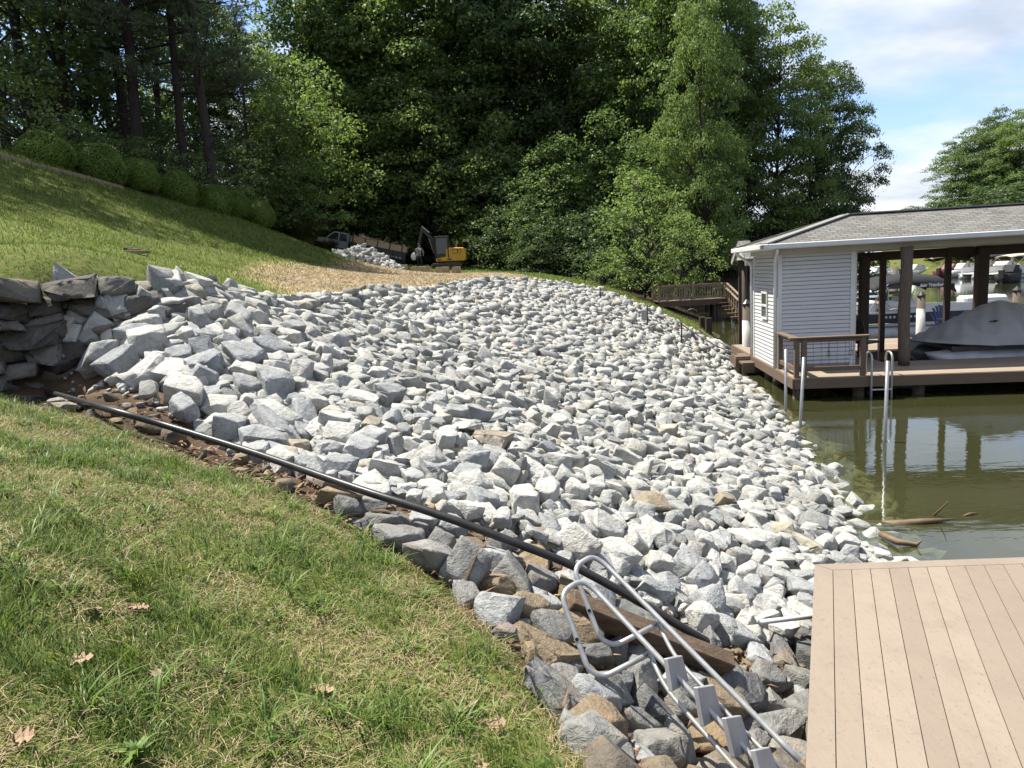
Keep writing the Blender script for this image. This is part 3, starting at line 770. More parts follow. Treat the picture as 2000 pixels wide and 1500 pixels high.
laz = 2.2 + fbm(X, Y, 6, 3) * 2.5 + rng.normal(size=n) * 1.1
tag(link('lawn_grass', bladesmesh('lawn_grass', np.stack([X, Y, Z], 1), H, 0.0026 + 0.003 * rng.rand(n), rng.uniform(0.2, 1.1, n), laz, rng.uniform(0.05, 0.5, n), M_grass, 2)), kind='stuff')
# dead blades and thatch
X, Y = sample(NEARLAWN, 130000, rng)
cl = fbm(X, Y, 5.0, 1) + 0.6 * fbm(X, Y, 13.0, 2)
keep = rng.rand(len(X)) < np.clip(0.55 - 0.9 * cl, 0.08, 1); X, Y = X[keep], Y[keep]; n = len(X)
tag(link('dry_grass', bladesmesh('dry_grass', np.stack([X, Y, terr(X, Y) + 0.006], 1), 0.012 + 0.03 * rng.rand(n), 0.0022 + 0.0022 * rng.rand(n), rng.uniform(1.0, 4.0, n), rng.uniform(0, 6.28, n), rng.uniform(0.3, 0.9, n), M_dry, 2)), kind='stuff')
# coarse tufts: wider arching blades in bunches
PT = []; HT = []; AT = []
for q in range(250):
    x0, y0 = sample(NEARLAWN, 8, rng)
    if not len(x0): continue
    x0, y0 = x0[0], y0[0]; m = rng.randint(10, 26)
    a = rng.uniform(0, 6.28, m); r = 0.035 * np.sqrt(rng.rand(m)); PT.append(np.stack([x0 + r * np.cos(a), y0 + r * np.sin(a)], 1)); HT.append(rng.uniform(0.06, 0.17, m) * rng.uniform(.6, 1.1)); AT.append(a + rng.normal(size=m) * .5)
PT = np.concatenate(PT); HT = np.concatenate(HT); AT = np.concatenate(AT); n = len(PT)
M_tuft = leafmat('coarse_grass', [(0.0, (0.057, 0.103, 0.021)), (0.5, (0.104, 0.176, 0.033)), (0.8, (0.166, 0.235, 0.057)), (1.0, (0.250, 0.265, 0.114))], 0.4, 0.42, 0.0, 0.25)
tag(link('coarse_grass', bladesmesh('coarse_grass', np.c_[PT, terr(PT[:, 0], PT[:, 1])], HT, rng.uniform(0.005, 0.010, n), rng.uniform(0.6, 1.5, n), AT, rng.uniform(0.25, 0.75, n), M_tuft, 4)), kind='stuff')
# clover and small broad leaves in the lawn
X, Y = sample(NEARLAWN, 26000, rng)
keep = fbm(X, Y, 3.2, 9) + 0.5 * fbm(X, Y, 9, 12) > 0.12; X, Y = X[keep], Y[keep]; n = len(X)
az = rng.uniform(0, 6.28, n)
tag(link('clover', bladesmesh('clover', np.stack([X, Y, terr(X, Y) + rng.uniform(0.005, 0.03, n)], 1), rng.uniform(0.008, 0.02, n), rng.uniform(0.008, 0.016, n), rng.uniform(0.8, 1.8, n), az, np.full(n, 0.7), M_tuft, 3)), kind='stuff')
# mown lawn on the hill: density falls with distance, blades widen
rng = np.random.RandomState(33)
M_mown = leafmat('mown_grass', [(0.0, (0.046, 0.075, 0.010)), (0.5, (0.086, 0.129, 0.018)), (0.85, (0.149, 0.178, 0.031)), (1.0, (0.275, 0.226, 0.084))], 0.35, 0.55, 0.0, 0.3)
X, Y = sample(MIDLAWN, 900000, rng)
d = np.hypot(X, Y); st = inside(STRAW, X, Y) & (edge_dist(STRAW, X, Y) > rng.rand(len(X)) * 0.9)
keep = (rng.rand(len(X)) < np.clip((11 / d) ** 1.6, 0.03, 1)) & ~st & ~inside(RIPRAP, X, Y)
X, Y, d = X[keep], Y[keep], d[keep]; n = len(X)
H = (0.035 + 0.05 * rng.rand(n)) * (1 + 0.5 * np.clip(fbm(X, Y, 1.5, 4), 0, 1)) * np.clip(d / 14, 1, 2.0)
tag(link('hill_grass', bladesmesh('hill_grass', np.stack([X, Y, terr(X, Y)], 1), H, 0.006 * np.clip(d / 8, 1, 5), rng.uniform(0.2, 1.0, n), rng.uniform(0, 6.28, n), rng.uniform(0.1, 0.5, n), M_mown, 2)), kind='stuff')
# straw mulch
rng = np.random.RandomState(35)
M_straw = leafmat('straw', [(0.0, (0.142, 0.098, 0.057)), (0.4, (0.284, 0.225, 0.152)), (0.8, (0.410, 0.348, 0.264)), (1.0, (0.506, 0.452, 0.381))], 0.15, 0.6, 0.0, 0.35)
X, Y = sample(STRAW, 210000, rng); d = np.hypot(X, Y)
keep = rng.rand(len(X)) < np.clip((17 / d) ** 1.5, 0.05, 1) * np.clip(edge_dist(STRAW, X, Y) * 1.2 + 0.12, 0, 1); X, Y, d = X[keep], Y[keep], d[keep]; n = len(X)
tag(link('straw_mulch', bladesmesh('straw_mulch', np.stack([X, Y, terr(X, Y) + 0.02 * rng.rand(n)], 1), 0.02 + 0.075 * rng.rand(n) ** 1.5, 0.010 * np.clip(d / 12, 1, 3), rng.uniform(1.0, 6.0, n), rng.uniform(0, 6.28, n), rng.uniform(0.1, 0.8, n), M_straw, 2)), 'tan straw mulch spread over the ground behind the rocks', 'straw', kind='stuff')
# dead leaves and twigs in the dirt strip along the pipe
rng = np.random.RandomState(36)
M_litter = leafmat('leaf_litter', [(0.0, (0.06, 0.03, 0.018)), (0.5, (0.16, 0.085, 0.045)), (1.0, (0.33, 0.22, 0.13))], 0.15, 0.7, 0.0, 0.2)
LIT = [(-3.3,5.75),(-2.5,5.1),(-1.3,4.35),(-.6,3.9),(0,3.1),(.4,2.4),(1.2,1.9),(1.9,3.6),(2.2,4.7),(1.2,4.2),(.6,4.45),(-1.1,4.75),(-2.43,5.45),(-3.4,6.05)]
X, Y = sample(LIT, 9000, rng); n = len(X)
tag(link('leaf_litter', bladesmesh('leaf_litter', np.stack([X, Y, terr(X, Y) + rng.uniform(0.0, 0.05, n)], 1), rng.uniform(0.004, 0.03, n), rng.uniform(0.012, 0.035, n), rng.uniform(1.0, 5.0, n), rng.uniform(0, 6.28, n), rng.uniform(0, 0.9, n), M_litter, 3)), 'brown dead leaves and twigs in the dirt along the black pipe', 'leaf litter', kind='stuff')
# single fallen oak leaves on the grass
M_oak = pmat('dead_oak_leaf', (0.33, 0.235, 0.15), (0.22, 0.13, 0.075), 30, 0.7, 0.2)
def oak_leaf(seed):
    r = np.random.RandomState(seed); up = []
    N = 17
    for k in range(N):
        s = k / (N - 1); w = (0.32 * math.sin(math.pi * min(1, s * 0.92 + 0.06)) ** 0.8) * (1.0 if k % 4 in (1, 2) else 0.45)
        up.append((s, w * r.uniform(0.85, 1.15)))
    pts = [(s, w) for s, w in up] + [(s, -w) for s, w in up[::-1]]
    V = []; n = len(up)
    for s, w in up: V.append((s - .5, w, 0.25 * w * w + 0.16 * (s - .4) ** 2 + r.uniform(-.02, .03)))
    for s, w in up: V.append((s - .5, 0, 0.16 * (s - .4) ** 2))
    for s, w in up: V.append((s - .5, -w, 0.5 * w * w + 0.16 * (s - .4) ** 2 + r.uniform(-.02, .05)))
    F = [(k + a * n, k + 1 + a * n, k + 1 + (a + 1) * n, k + (a + 1) * n) for a in (0, 1) for k in range(n - 1)]
    me = bpy.data.meshes.new('fallen_leaf'); me.from_pydata(V, [], F); me.materials.append(M_oak); return me
oaks = [oak_leaf(i) for i in range(4)]
for i, (x, y, L, lab) in enumerate([(915, 1382, .125, 'large pale oak leaf near the lawn edge, upper of a close pair'), (966, 1414, .115, 'pale oak leaf near the lawn edge, lower of a close pair'), (150, 1288, .11, 'tan curled oak leaf left on the lawn below a grass tuft'),
        (305, 1312, .10, 'tan oak leaf on the lawn, right of another curled one'), (630, 1345, .11, 'narrow brown oak leaf lying alone mid lawn'), (1188, 1312, .10, 'orange brown oak leaf between grey rocks below the ladder rail'),
        (940, 1492, .10, 'brown oak leaf at the bottom picture edge'), (42, 1440, .11, 'crumpled brown oak leaf in the bottom left corner'), (180, 1190, .10, 'dark brown oak leaf in shaded grass at the left'), (270, 1185, .09, 'dark reddish oak leaf half hidden in grass'),
        (1350, 1440, .09, 'dead leaf among grey rocks beside the ladder steps'), (60, 1130, .09, 'pale torn leaf near the left picture edge'), (700, 1425, .085, 'small rust brown leaf low on the lawn')]):
    o = link('fallen_leaf', oaks[i % 4]); L *= .92; o.location = hit(x, y, .022); r = np.random.RandomState(i); o.rotation_euler = (r.normal() * .35, r.normal() * .35, r.uniform(0, 6.28)); o.scale = (L, L, L)
    tag(o, lab, 'leaf', 'fallen oak leaves')
# green weeds between the rocks
def weed_mesh(seed, n):
    r = np.random.RandomState(seed); az = r.uniform(0, 6.28, n); P = np.zeros((n, 3)); P[:, 2] = r.uniform(0, .35, n)
    return bladesmesh('weed', P, r.uniform(.3, .8, n), r.uniform(.16, .30, n), r.uniform(.5, 1.3, n), az, r.uniform(.3, .7, n), M_tuft, 4)
for i, (x, y, S, lab) in enumerate([(1008, 1182, .13, 'leafy green weed growing beside a big pale rock at the lawn edge'), (1378, 1312, .10, 'green weed sprouting under the brown timber beam'), (1400, 1432, .09, 'small green weed between the ladder steps'), (1480, 1352, .08, 'small weed in the dirt right of the ladder'), (270, 1495, .12, 'broadleaf weed on the lawn at the bottom picture edge')]):
    o = link('weed', weed_mesh(50 + i, 22)); o.location = hit(x, y, -.01); o.scale = (S, S, S); tag(o, lab, 'weed', 'green weeds')
# ---------------------------------------------------------------- trees
def leafcloud(P, Nrm, size, rng, aspect=0.62, fold=0.0):
    """one rhombic leaf per point, facing roughly Nrm"""
    N = len(P)
    t = rng.normal(size=(N, 3)); t -= (t * Nrm).sum(1, keepdims=True) * Nrm; t /= np.linalg.norm(t, axis=1, keepdims=True) + 1e-9
    s = np.cross(Nrm, t)
    L = (size * (0.7 + 0.6 * rng.rand(N)))[:, None]
    V = np.stack([P - t * L * .5, P + s * L * aspect * .5 + t * L * .08, P + t * L * .5 - Nrm * L * fold, P - s * L * aspect * .5 + t * L * .08], 1).reshape(-1, 3)
    F = (np.arange(N) * 4)[:, None] + np.array([[0, 1, 2, 3]])
    return V, F
def unit(v): return v / (np.linalg.norm(v, axis=-1, keepdims=True) + 1e-9)
M_bark = pmat('bark', (0.042, 0.036, 0.030), (0.022, 0.019, 0.016), 2, 0.95, 0.6, (9, 9, 1.2))
M_bark_pale = pmat('pale_bark', (0.16, 0.14, 0.115), (0.09, 0.08, 0.065), 2, 0.95, 0.5, (9, 9, 1.2))
M_pbark = pmat('pine_bark', (0.045, 0.036, 0.030), (0.022, 0.018, 0.016), 2, 0.95, 0.6, (8, 8, 1.5))
L_dark = leafmat('oak_leaves', [(0.0, (0.052, 0.085, 0.040)), (0.5, (0.097, 0.146, 0.054)), (0.85, (0.159, 0.220, 0.078)), (1.0, (0.270, 0.287, 0.119))], 0.46, 0.45)
L_mid = leafmat('maple_leaves', [(0.0, (0.069, 0.116, 0.039)), (0.5, (0.126, 0.188, 0.059)), (0.85, (0.206, 0.260, 0.085)), (1.0, (0.316, 0.323, 0.129))], 0.50, 0.45)
L_lite = leafmat('locust_leaves', [(0.0, (0.083, 0.131, 0.043)), (0.5, (0.145, 0.209, 0.064)), (0.85, (0.218, 0.270, 0.095)), (1.0, (0.312, 0.310, 0.145))], 0.56, 0.45)
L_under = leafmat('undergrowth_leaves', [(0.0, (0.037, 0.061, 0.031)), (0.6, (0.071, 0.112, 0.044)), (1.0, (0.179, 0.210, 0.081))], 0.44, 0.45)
L_pine = leafmat('pine_needles', [(0.0, (0.041, 0.061, 0.039)), (0.6, (0.082, 0.110, 0.056)), (1.0, (0.165, 0.176, 0.084))], 0.2, 0.5)
def clump_leaves(c, r, n, rng, size, up=0.30, flat=0.76):
    """leaves over the upper shell of a flattened ball"""
    d = unit(rng.normal(size=(n, 3))); d[:, 2] = np.where(d[:, 2] < -0.25, -d[:, 2] * .6, d[:, 2])
    rad = r * (0.45 + 0.6 * rng.rand(n) ** 0.6)
    P = c + d * rad[:, None] * np.array([1, 1, flat])
    Nn = unit(d * 0.7 + np.array([0, 0, up]) + rng.normal(size=(n, 3)) * 0.55)
    return P, Nn, np.full(n, size)
def broadleaf(seed, h, cb, R, nclump, per, lsize, mat, bark, crad=(0.9, 1.7), profile='oval', lean=0.0, trunk_r=0.22, droop=False):
    rng = np.random.RandomState(seed)
    bend = rng.normal(size=2) * lean
    def axis(z): s = z / h; return np.array([bend[0] * s * s * h * .1 + .25 * math.sin(s * 5 + seed), bend[1] * s * s * h * .1 + .2 * math.cos(s * 4 + seed), z])
    T = MB()
    T.tube([axis(z) for z in np.linspace(-0.6, h * .93, 12)], [trunk_r * (1.25 if k == 0 else 1) * (1 - k / 12) + .02 for k in range(12)], 8)
    cs = []
    ph = rng.uniform(0, 6.28, 4)
    tries = 0
    while len(cs) < nclump and tries < nclump * 60:
        tries += 1
        s = rng.rand() ** 0.85; z = cb + (h - cb) * s; a = rng.uniform(0, 6.28)
        prof = {'oval': math.sin(math.pi * min(1, 0.18 + 0.80 * s)) ** 0.65, 'cone': (1 - s) ** 0.75 + .12, 'flat': math.sin(math.pi * min(1, .35 + .6 * s)) ** .5, 'column': (1 - s ** 3.5) ** .7 * .95 + .05}[profile]
        lob = 1 + .20 * math.sin(2 * a + ph[0] + z * .5) + .16 * math.sin(3 * a + ph[1] - z * .8) + .12 * math.sin(5 * a + ph[2] + z * 1.3)
        rr = R * prof * lob * math.sqrt(rng.uniform(0.20, 1.0))
        ax = axis(z); c = ax + np.array([rr * math.cos(a), rr * math.sin(a), 0])
        r = rng.uniform(*crad)
        if all(np.linalg.norm((c - q) * (1, 1, 1.25)) > 0.62 * (r + q_r) for q, q_r in cs): cs.append((c, r))
    Ps, Ns, Ss = [], [], []
    for c, r in cs:
        n = int(per * (r / 1.2) ** 2)
        P, Nn, S = clump_leaves(c, r, n, rng, lsize)
        if droop:
            P[:, 2] -= 0.35 * r * (np.linalg.norm((P - c)[:, :2], axis=1) / r) ** 2
        Ps.append(P); Ns.append(Nn); Ss.append(S)
        # stray outer sprays break the outline
        m = int(n * 0.16); d = unit(rng.normal(size=(m, 3)) * (1, 1, .8)); q = c + d * (r * rng.uniform(.9, 1.35, m))[:, None] * (1, 1, .75)
        Ps.append(q); Ns.append(unit(d + rng.normal(size=(m, 3)) * .7)); Ss.append(np.full(m, lsize * .9))
        z0 = max(cb * .6, c[2] - np.linalg.norm(c[:2] - axis(c[2])[:2]) * rng.uniform(.35, .8) - .4); a0 = axis(max(.5, z0))
        if rng.rand() < .75:
            mid = (a0 + c) / 2 + np.array([0, 0, .12 * np.linalg.norm(c - a0)]) + rng.normal(size=3) * .12
            b0 = trunk_r * .34 * (1 - z0 / h) + .02
            T.tube([a0, mid, c], [b0, b0 * .6, .015], 5, False)
    V, F = leafcloud(np.concatenate(Ps), np.concatenate(Ns), np.concatenate(Ss), rng, 0.62, 0.12)
    return T.mesh('trunk', bark, True), np_mesh('crown', V, [F], mat)
def pine(seed, h, cb, R, mat, bark, trunk_r=.25):
    rng = np.random.RandomState(seed); T = MB()
    ax = lambda z: np.array([.012 * z * math.sin(seed) + .1 * math.sin(z * .4 + seed), .1 * math.cos(z * .35), z])
    T.tube([ax(z) for z in np.linspace(-.6, h, 14)], [trunk_r * (1 - .92 * k / 13) + .01 for k in range(14)], 9)
    Ps, Ns = [], []
    z = cb
    while z < h - .3:
        s = (z - cb) / (h - cb)
        for k in range(rng.randint(2, 5)):
            a = rng.uniform(0, 6.28); L = R * (1 - s) ** .6 * rng.uniform(.45, 1.1) + .4
            e = ax(z) + np.array([math.cos(a) * L, math.sin(a) * L, L * rng.uniform(-.05, .32)])
            mid = (ax(z) + e) / 2 + (0, 0, -.08 * L)
            T.tube([ax(z), mid, e], [.05 * (1 - s) + .015, .03, .008], 5, False)
            for q in range(int(3 + L * 2.2)):
                f = rng.uniform(.35, 1.05); c = ax(z) * (1 - f) + e * f + rng.normal(size=3) * (.30, .30, .12)
                m = 30; d = unit(rng.normal(size=(m, 3)) + (0, 0, .35)); Ps.append(c + d * (.40 * rng.uniform(.4, 1, m))[:, None] * (1, 1, .55)); Ns.append(unit(np.cross(d, rng.normal(size=(m, 3)))))
        z += rng.uniform(.7, 1.4)
    for k in range(14):   # bare dead snags below the crown
        zz_ = rng.uniform(cb * .35, cb); a = rng.uniform(0, 6.28); L = rng.uniform(.5, 1.8)
        T.tube([ax(zz_), ax(zz_) + (math.cos(a) * L, math.sin(a) * L, rng.uniform(-.3, .2))], [.035, .008], 4, False)
    P = np.concatenate(Ps); V, F = leafcloud(P, np.concatenate(Ns), np.full(len(P), .30), rng, .16)
    return T.mesh('trunk', bark, True), np_mesh('crown', V, [F], mat)
PROTO = {
    'oak1': broadleaf(1, 26, 5.0, 5.8, 125, 165, .30, L_dark, M_bark, (1.0, 1.9), 'oval', .5, .30),
    'oak2': broadleaf(2, 26, 3.5, 5.2, 130, 165, .30, L_dark, M_bark, (1.0, 1.8), 'column', .4, .30),
    'maple1': broadleaf(3, 26, 5.0, 5.4, 130, 165, .29, L_mid, M_bark, (.9, 1.8), 'oval', .5, .26),
    'maple2': broadleaf(4, 25, 4.0, 5.0, 125, 160, .29, L_mid, M_bark, (.9, 1.7), 'column', .5, .26),
    'thin': broadleaf(5, 24, 3.5, 4.6, 75, 110, .27, L_dark, M_bark, (.8, 1.5), 'oval', .8, .20),
    'locust1': broadleaf(6, 12, 1.6, 3.7, 100, 165, .21, L_lite, M_bark, (.6, 1.15), 'oval', .5, .13, True),
    'locust2': broadleaf(7, 12, 1.0, 3.4, 100, 165, .22, L_mid, M_bark, (.6, 1.15), 'cone', .5, .13, True),
    'sapling': broadleaf(8, 7, .8, 2.6, 75, 170, .17, L_lite, M_bark, (.40, .78), 'oval', .4, .07, True),
    'shrub': broadleaf(9, 5.5, .3, 2.8, 70, 180, .19, L_under, M_bark, (.5, 1.0), 'flat', .3, .06),
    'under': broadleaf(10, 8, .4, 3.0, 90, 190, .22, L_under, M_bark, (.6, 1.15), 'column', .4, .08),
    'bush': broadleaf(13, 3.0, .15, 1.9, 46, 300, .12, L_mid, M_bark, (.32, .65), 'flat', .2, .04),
    'pine1': pine(11, 27, 6.0, 4.4, L_pine, M_pbark), 'pine2': pine(12, 25, 5.0, 4.0, L_pine, M_pbark, .22),
}
PH = {'oak1': 26, 'oak2': 26, 'maple1': 26, 'maple2': 25, 'thin': 24, 'locust1': 12, 'locust2': 12, 'sapling': 7, 'shrub': 5.5, 'under': 8, 'bush': 3, 'pine1': 27, 'pine2': 25}
_tr = random.Random(3)
def tree(kind, px, d, h, label, cat='tree', group=None, w=1.0, name=None, x=None, z=None, rot=None):
    p = onground(px, d) if x is None else np.array([x, d, tz(x, d)])
    if z is not None: p[2] = z
    nm = name or {'pine1': 'pine_tree', 'pine2': 'pine_tree', 'shrub': 'shrub', 'bush': 'shrub', 'under': 'understory_tree', 'sapling': 'young_tree'}.get(kind, 'deciduous_tree')
    r = empty(nm, (p[0], p[1], p[2] - .1), _tr.uniform(0, 6.28) if rot is None else rot, label, cat, group)
    s = h / PH[kind]; r.scale = (s * w, s * w, s)
    t_, c_ = PROTO[kind]
    link('trunk', t_, r); link('crown', c_, r)
    return r
# front row on the left: pines and thin trees above the clipped hedge
tree('pine1', 286, 36, 30, 'tall pine with a thick dark trunk above the clipped round bushes', group='pines on the hill')
tree('pine2', 262, 38.5, 29, 'pine with slimmer trunk standing just behind the thick trunked pine', group='pines on the hill')
tree('pine2', 372, 37, 27, 'slender pine, thinner of the two close to the lawn bottom', group='pines on the hill', w=.9)
tree('pine1', 418, 36, 27, 'tall pine nearest the ornamental grass clump, with long side branches', group='pines on the hill')
tree('pine2', 500, 44, 13, 'pine with drooping dark boughs behind the ornamental grass', group='pines on the hill', w=1.15)
for px, d, h, w, lab in [(150, 37, 25, 1.1, 'thin dark tree behind the largest clipped bush'), (192, 41, 24, 1.2, 'thin dark tree left of the thick trunked pine'), (60, 36, 24, 1.2, 'thin dark tree at the upper left above the hedge'), (-30, 33, 22, 1.2, 'thin leafy tree cut by the left picture edge'), (100, 50, 25, 1.3, 'thin tree deep in the wood at the upper left'), (325, 52, 24, 1.25, 'thin tree seen between the pines'), (230, 56, 26, 1.3, 'thin backlit tree deep in the wood behind the pines'), (10, 47, 24, 1.3, 'thin backlit tree far up the hill at the left edge')]:
    tree('thin', px, d, h, lab, group='thin trees on the hill', w=w)
for px, d, h, k, lab in [(-60, 55, 10, 'locust2', 'leafy tree beyond the left edge of the hill'), (130, 64, 9, 'locust2', 'low leafy tree far behind the thin trees on the hill'), (400, 60, 17, 'maple2', 'leafy tree filling the gap behind the slender pine'), (470, 58, 17.0, 'maple1', 'sunlit leafy tree under the small gap of sky'), (555, 62, 14.5, 'maple2', 'leafy tree right of the gap of sky at the top left'),
        (300, 66, 11, 'locust1', 'low sunlit tree far behind the thick trunked pine')]:
    tree(k, px, d, h, lab, group='background trees on the hill')
# the tall wall of trees behind the work site
WALL = [('oak2', 640, 63, 26, 1.15, 'tall dark tree with fine dull leaves, left in the tree wall'), ('maple2', 735, 66, 28, 1.1, 'tall leafy tree behind the pale leaved tree'), ('maple1', 800, 63, 29, 1.0, 'tall leafy tree above the loaded trailer'), ('maple1', 890, 64, 30, 1.15, 'tallest leafy tree above the excavator'),
        ('oak2', 985, 61, 29, 1.1, 'tall dark oak right of the excavator'), ('oak1', 1075, 60, 26.5, 1.0, 'tall dark oak left of the small sky gap'), ('maple2', 1165, 68, 24, 1.0, 'tree right under the small sky gap at the top'), ('maple1', 1235, 60, 28, 1.0, 'tall leafy tree with a forked dark stem right of the sky gap'), ('oak2', 1310, 63, 29, 1.0, 'tall dark tree behind the pale trunked tree'),
        ('maple1', 1340, 54, 26, .88, 'tall sunlit maple above the footbridge'), ('oak1', 1415, 60, 23.5, .70, 'tall dark tree left of the stepped treetops'), ('maple2', 1512, 55, 20.0, .85, 'tree with a stepped top above the boathouse roof'), ('oak2', 1585, 58, 17.2, .8, 'lower dark tree above the boathouse hip'), ('oak1', 1645, 58, 17.6, .66, 'dark tree at the open end of the tree wall')]
for k, px, d, h, w, lab in WALL: tree(k, px, d, h, lab, group='tall trees behind the work site', w=w)
for px, d, h, k, w, lab in [(690, 60, 15.5, 'locust1', 1.15, 'pale leaved tree above the white truck'), (600, 50, 12.5, 'locust1', 1.1, 'pale leafy tree behind the ornamental grass'), (560, 46, 9, 'locust2', 1.1, 'mid green tree drooping over the ornamental grass'), (850, 58, 14.5, 'locust1', 1.0, 'yellow green tree with feathery leaves above the excavator'), (965, 55, 11.5, 'locust2', 1.1, 'feathery green tree right of the excavator'), (780, 59.5, 12, 'locust2', 1.1, 'green tree with large leaves over the trailer'),
        (1080, 50, 9.5, 'locust2', 1.2, 'broad dark green tree left of the bright young tree'), (1180, 52, 11.5, 'locust2', 1.1, 'drooping green tree behind the bright young tree'), (1265, 46, 10.5, 'locust2', .8, 'slim yellow green tree rising behind the bright young tree'), (1340, 48, 12, 'maple2', 1.2, 'leafy tree in front of the sunlit maple')]:
    tree(k, px, d, h, lab, group='smaller trees at the edge of the wood', w=w)
tree('sapling', 1262, 38, 6.6, 'bright green young tree by the end of the grass strip', w=1.05)
tree('sapling', 1330, 40, 5.2, 'low bright young tree leaning over the footbridge', w=1.1)
tree('maple2', 1378, 45, 20, 'tree with a straight pale bare trunk behind the footbridge', w=.55)
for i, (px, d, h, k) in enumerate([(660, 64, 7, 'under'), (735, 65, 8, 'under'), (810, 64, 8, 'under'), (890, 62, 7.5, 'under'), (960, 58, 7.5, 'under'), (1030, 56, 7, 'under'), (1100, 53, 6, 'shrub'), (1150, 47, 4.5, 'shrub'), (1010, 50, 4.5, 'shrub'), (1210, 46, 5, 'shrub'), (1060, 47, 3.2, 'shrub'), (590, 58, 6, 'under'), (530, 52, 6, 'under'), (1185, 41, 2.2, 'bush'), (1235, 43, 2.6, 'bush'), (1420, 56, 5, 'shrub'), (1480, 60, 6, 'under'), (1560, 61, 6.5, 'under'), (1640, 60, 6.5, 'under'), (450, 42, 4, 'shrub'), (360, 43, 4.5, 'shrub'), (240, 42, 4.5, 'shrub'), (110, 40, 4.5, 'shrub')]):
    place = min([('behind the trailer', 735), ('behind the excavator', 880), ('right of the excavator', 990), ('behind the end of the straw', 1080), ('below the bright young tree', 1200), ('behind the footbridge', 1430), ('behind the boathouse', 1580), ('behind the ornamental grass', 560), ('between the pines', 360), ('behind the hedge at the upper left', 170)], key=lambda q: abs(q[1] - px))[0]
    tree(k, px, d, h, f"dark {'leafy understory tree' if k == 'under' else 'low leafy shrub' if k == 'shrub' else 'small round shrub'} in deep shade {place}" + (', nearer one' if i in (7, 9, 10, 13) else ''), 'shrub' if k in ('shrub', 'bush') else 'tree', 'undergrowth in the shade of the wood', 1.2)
# the wood goes on behind: a back row that only fills the gaps
for i, px in enumerate(range(680, 1440, 95)):
    tree(['oak2', 'maple2', 'oak1', 'maple1'][i % 4], px + (i * 37) % 30, 76 + (i * 13) % 16, 24 + (i * 7) % 4 - (4 if px < 640 else 0) - (2 if 1100 < px < 1180 else 0), 'tall tree deep in the wood, seen only through gaps in the front trees', group='trees deep in the wood', w=1.25)
for i, px in enumerate(range(640, 1400, 95)):
    tree('under', px, 72 + (i * 7) % 8, 10, 'dark tree deep in the shade of the wood', group='shaded trees deep in the wood', w=1.6)
# clipped round bushes along the top of the lawn
def ball_bush(seed):
    r = np.random.RandomState(seed); n = 15000; d = unit(r.normal(size=(n, 3))); d[:, 2] = np.where(d[:, 2] < -.75, -d[:, 2], d[:, 2])
    bump = 1 + .05 * np.sin(d[:, 0] * 5 + seed) + .05 * np.sin(d[:, 1] * 6 + d[:, 2] * 4 + seed)
    P = d * (bump * r.uniform(.88, 1.0, n))[:, None]; V, F = leafcloud(P, unit(d + r.normal(size=(n, 3)) * .45), np.full(n, .075), r, .5)
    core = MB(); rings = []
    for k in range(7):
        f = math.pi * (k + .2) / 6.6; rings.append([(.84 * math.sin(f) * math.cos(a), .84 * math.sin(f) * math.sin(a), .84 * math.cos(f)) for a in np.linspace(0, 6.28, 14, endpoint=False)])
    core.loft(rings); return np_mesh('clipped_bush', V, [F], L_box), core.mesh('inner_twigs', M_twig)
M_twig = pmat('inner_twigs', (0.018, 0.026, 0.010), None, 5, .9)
L_box = leafmat('clipped_leaves', [(0.0, (0.065, 0.115, 0.020)), (0.6, (0.128, 0.197, 0.030)), (1.0, (0.226, 0.289, 0.054))], 0.25, 0.5)
BALLS = [ball_bush(1), ball_bush(2)]
for i, (px, py, wpx, hpx, d, lab) in enumerate([(88, 295, 102, 58, 29, 'round clipped bush at the upper left, topmost of the row'), (190, 322, 105, 66, 29.5, 'largest round clipped bush in the row'), (273, 342, 72, 52, 31, 'third clipped bush down from the top of the row'), (345, 370, 78, 56, 32, 'fourth clipped bush down the row, under the slender pine'), (415, 391, 70, 48, 34, 'fifth clipped bush down the row'), (463, 398, 50, 42, 36, 'sixth clipped bush down the row, partly hidden'), (508, 417, 52, 40, 37, 'lowest clipped bush, next to the ornamental grass')]):
    d = [27.3, 29.3, 31.2, 33.4, 35.8, 37.8, 39.5][i]; s = d / FPX; hz_ = hpx * s * .70; q = aty(px, py + hpx * .12, d)
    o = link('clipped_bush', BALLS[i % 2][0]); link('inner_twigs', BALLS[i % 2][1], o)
    o.location = q; o.rotation_euler = (0, 0, i * 1.3); o.scale = (wpx * s * .52, wpx * s * .52, hz_)
    tag(o, lab, 'bush', 'round clipped bushes along the lawn top')
for i, (px, d, h, w, lab) in enumerate([(40, 31, 3.6, 1.3, 'big loose yellow green bush at the far left above the hedge'), (140, 34, 2.2, 1.3, 'loose bush behind the largest clipped bush'), (240, 33, 2.3, 1.2, 'loose bush behind the third clipped bush'), (322, 34.5, 2.4, 1.3, 'loose bush behind the fourth clipped bush'), (400, 38, 2.3, 1.2, 'loose bush below the slender pine'), (470, 40, 2.0, 1.2, 'loose bush behind the lowest clipped bushes')]):
    tree('bush', px, d, h, lab, 'bush', 'loose bushes behind the clipped row', w)
